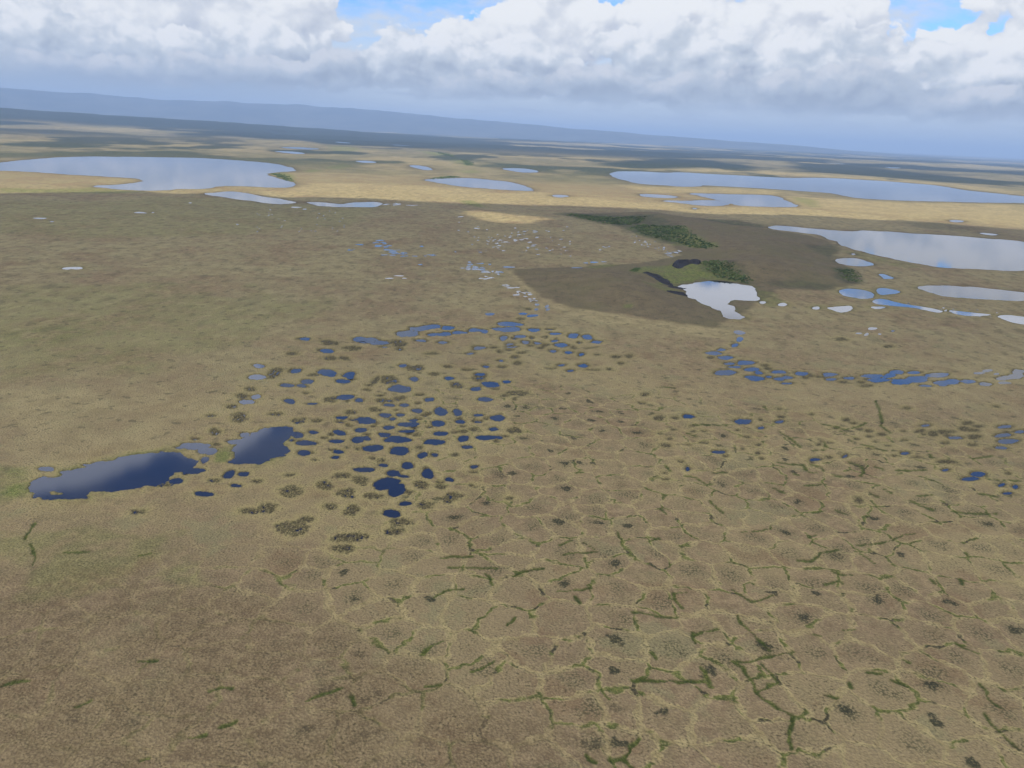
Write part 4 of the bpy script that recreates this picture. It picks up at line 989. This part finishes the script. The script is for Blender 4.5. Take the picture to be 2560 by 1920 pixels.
# ------------------------------------------------------------------ willow thickets
wl_m = bpy.data.materials.new('willow_leaves'); wl_m.use_nodes = True
t = wl_m.node_tree; bs = t.nodes['Principled BSDF']; bs.inputs['Roughness'].default_value = 0.9
bs.inputs['Specular IOR Level'].default_value = 0.15
geo = t.nodes.new('ShaderNodeNewGeometry'); POS = N(t, geo.outputs['Position'])
oi = t.nodes.new('ShaderNodeObjectInfo')
c1 = mix(t, noise(t, POS, 1 / 22, 3, 0.6).ss(0.42, 0.62), (0.075, 0.108, 0.046), (0.150, 0.190, 0.070))
c1 = mix(t, noise(t, POS, 1 / 3.0, 2, 0.6).ss(0.4, 0.65) * 0.5, c1, (0.045, 0.070, 0.028))
t.links.new(c1.s, bs.inputs['Base Color'])


def thicket(crop, poly, count, size, label, wob=8.0, keep=0.5):
    P = gpoly(crop, poly)
    lo, hi = P.min(0), P.max(0)
    rnd = np.random.default_rng(int(abs(P.sum()) * 10) % 100000)
    pts = rnd.uniform(lo, hi, (count * 12, 2))
    d = sdf_poly(P, pts[:, 0], pts[:, 1]) + wob * fbm(pts[:, 0] / 25, pts[:, 1] / 25, 3, 91)
    hole = fbm(pts[:, 0] / 14, pts[:, 1] / 14, 3, 93)
    thin = rnd.uniform(0, 1, len(pts)) < 0.15 + 0.85 * np.clip(-d / (1.6 * wob), 0, 1)
    pts = pts[(d < 0) & (hole > -keep) & thin][:count]
    vs, fs = [], []
    for (x, y) in pts:
        R = size * rnd.uniform(0.25, 0.8); Hh = R * rnd.uniform(0.35, 0.65); zb = zat(x, y)
        nl = 22
        u = rnd.uniform(0, 6.2832, nl); c = rnd.uniform(0, 1, nl) ** 0.7
        rr = R * np.sqrt(1 - c * c * 0.9) * rnd.uniform(0.6, 1.05, nl)
        ctr = np.stack([x + rr * np.cos(u), y + rr * np.sin(u), zb + 0.15 + Hh * c * rnd.uniform(.8, 1.2, nl)], 1)
        A = rnd.normal(size=(nl, 3)); B = rnd.normal(size=(nl, 3))
        A /= np.linalg.norm(A, axis=1, keepdims=True); B -= (A * B).sum(1, keepdims=True) * A
        B /= np.linalg.norm(B, axis=1, keepdims=True)
        s = R * rnd.uniform(0.22, 0.45, (nl, 1))
        for cc, aa, bb in zip(ctr, A * s, B * s * 0.8):
            k = len(vs)
            vs += [cc - aa - bb * .4, cc - bb, cc + aa - bb * .2, cc + aa * .6 + bb, cc - aa * .7 + bb * .8]
            fs.append((k, k + 1, k + 2, k + 3, k + 4))
    o = mesh_obj('willow_thicket', vs, fs, wl_m)
    o['label'] = label; o['category'] = 'thicket'; o['group'] = 'willow thickets of the middle plain'
    return o


thicket('R4', [(1490, 436), (1560, 432), (1700, 448), (1900, 468), (2010, 478), (1990, 500), (1900, 508), (1800, 500), (1650, 472)], 700, 3.2, 'upper dark willow thicket slanting along the back of the dark hill')
thicket('R5', [(-235, 518), (-120, 512), (0, 530), (120, 542), (180, 590), (260, 625), (330, 652), (320, 668), (230, 668), (100, 622), (0, 600), (-130, 560)], 950, 3.0, 'broadest green willow thicket ending in a point on the dark hill')
thicket('R5', [(210, 765), (300, 765), (420, 792), (520, 832), (540, 862), (450, 850), (340, 828), (240, 805)], 420, 2.4, 'willow thicket on the far bank of the boot shaped lake')
thicket('N4', [(1742, 185), (1790, 145), (1850, 150), (1840, 185), (1800, 212)], 160, 2.0, 'small round dark thicket at the left tip of the slump', 4)
thicket('R4', [(650, 218), (720, 204), (800, 198), (885, 204), (800, 209), (700, 214)], 220, 4.0, 'thin dark thicket on the upper shore of the lens shaped lake', 10)
thicket('R3', [(1660, 184), (1720, 180), (1790, 205), (1800, 232), (1740, 218)], 320, 3.4, 'bright green thicket in the bay at the right end of the wide left lake', 10)
thicket('R4', [(860, 102), (930, 108), (950, 134), (890, 134)], 260, 5.0, 'far dark thicket in the gully between two brown swells', 14)
thicket('R4', [(700, 48), (800, 62), (830, 84), (760, 76)], 260, 5.0, 'farthest green thicket at the head of the gully', 18)
thicket('R5', [(1060, 775), (1150, 770), (1200, 790), (1218, 852), (1130, 850), (1070, 820)], 240, 1.7, 'low dark thicket under the small oval pale lake', 8)

# ------------------------------------------------------------------ the hazy air
hz = bpy.data.meshes.new('haze')
bw, z0, z1 = 96000.0, float(min(Z.min(), mz.min())) - 1.0, MTOP + 25.0
bv = [(x, y, z) for z in (z0, z1) for (x, y) in ((-bw, -bw), (bw, -bw), (bw, bw), (-bw, bw))]
hz.from_pydata(bv, [], [(3, 2, 1, 0), (4, 5, 6, 7), (0, 1, 5, 4), (1, 2, 6, 5), (2, 3, 7, 6), (3, 0, 4, 7)])
hm = bpy.data.materials.new('haze_air'); hm.use_nodes = True
t = hm.node_tree; t.nodes.clear()
pv = t.nodes.new('ShaderNodeVolumePrincipled')
pv.inputs['Color'].default_value = (0.43, 0.595, 0.85, 1)
pv.inputs['Density'].default_value = 4.8e-5
pv.inputs['Anisotropy'].default_value = 0.0
ho = t.nodes.new('ShaderNodeOutputMaterial'); t.links.new(pv.outputs[0], ho.inputs['Volume'])
hz.materials.append(hm)
haze = bpy.data.objects.new('haze', hz); COL.objects.link(haze)
haze['kind'] = 'stuff'; haze['label'] = 'pale blue haze over the whole plain'; haze['category'] = 'haze'
print('tops', MTOP, Z.max(), Z.min(), z0, z1)
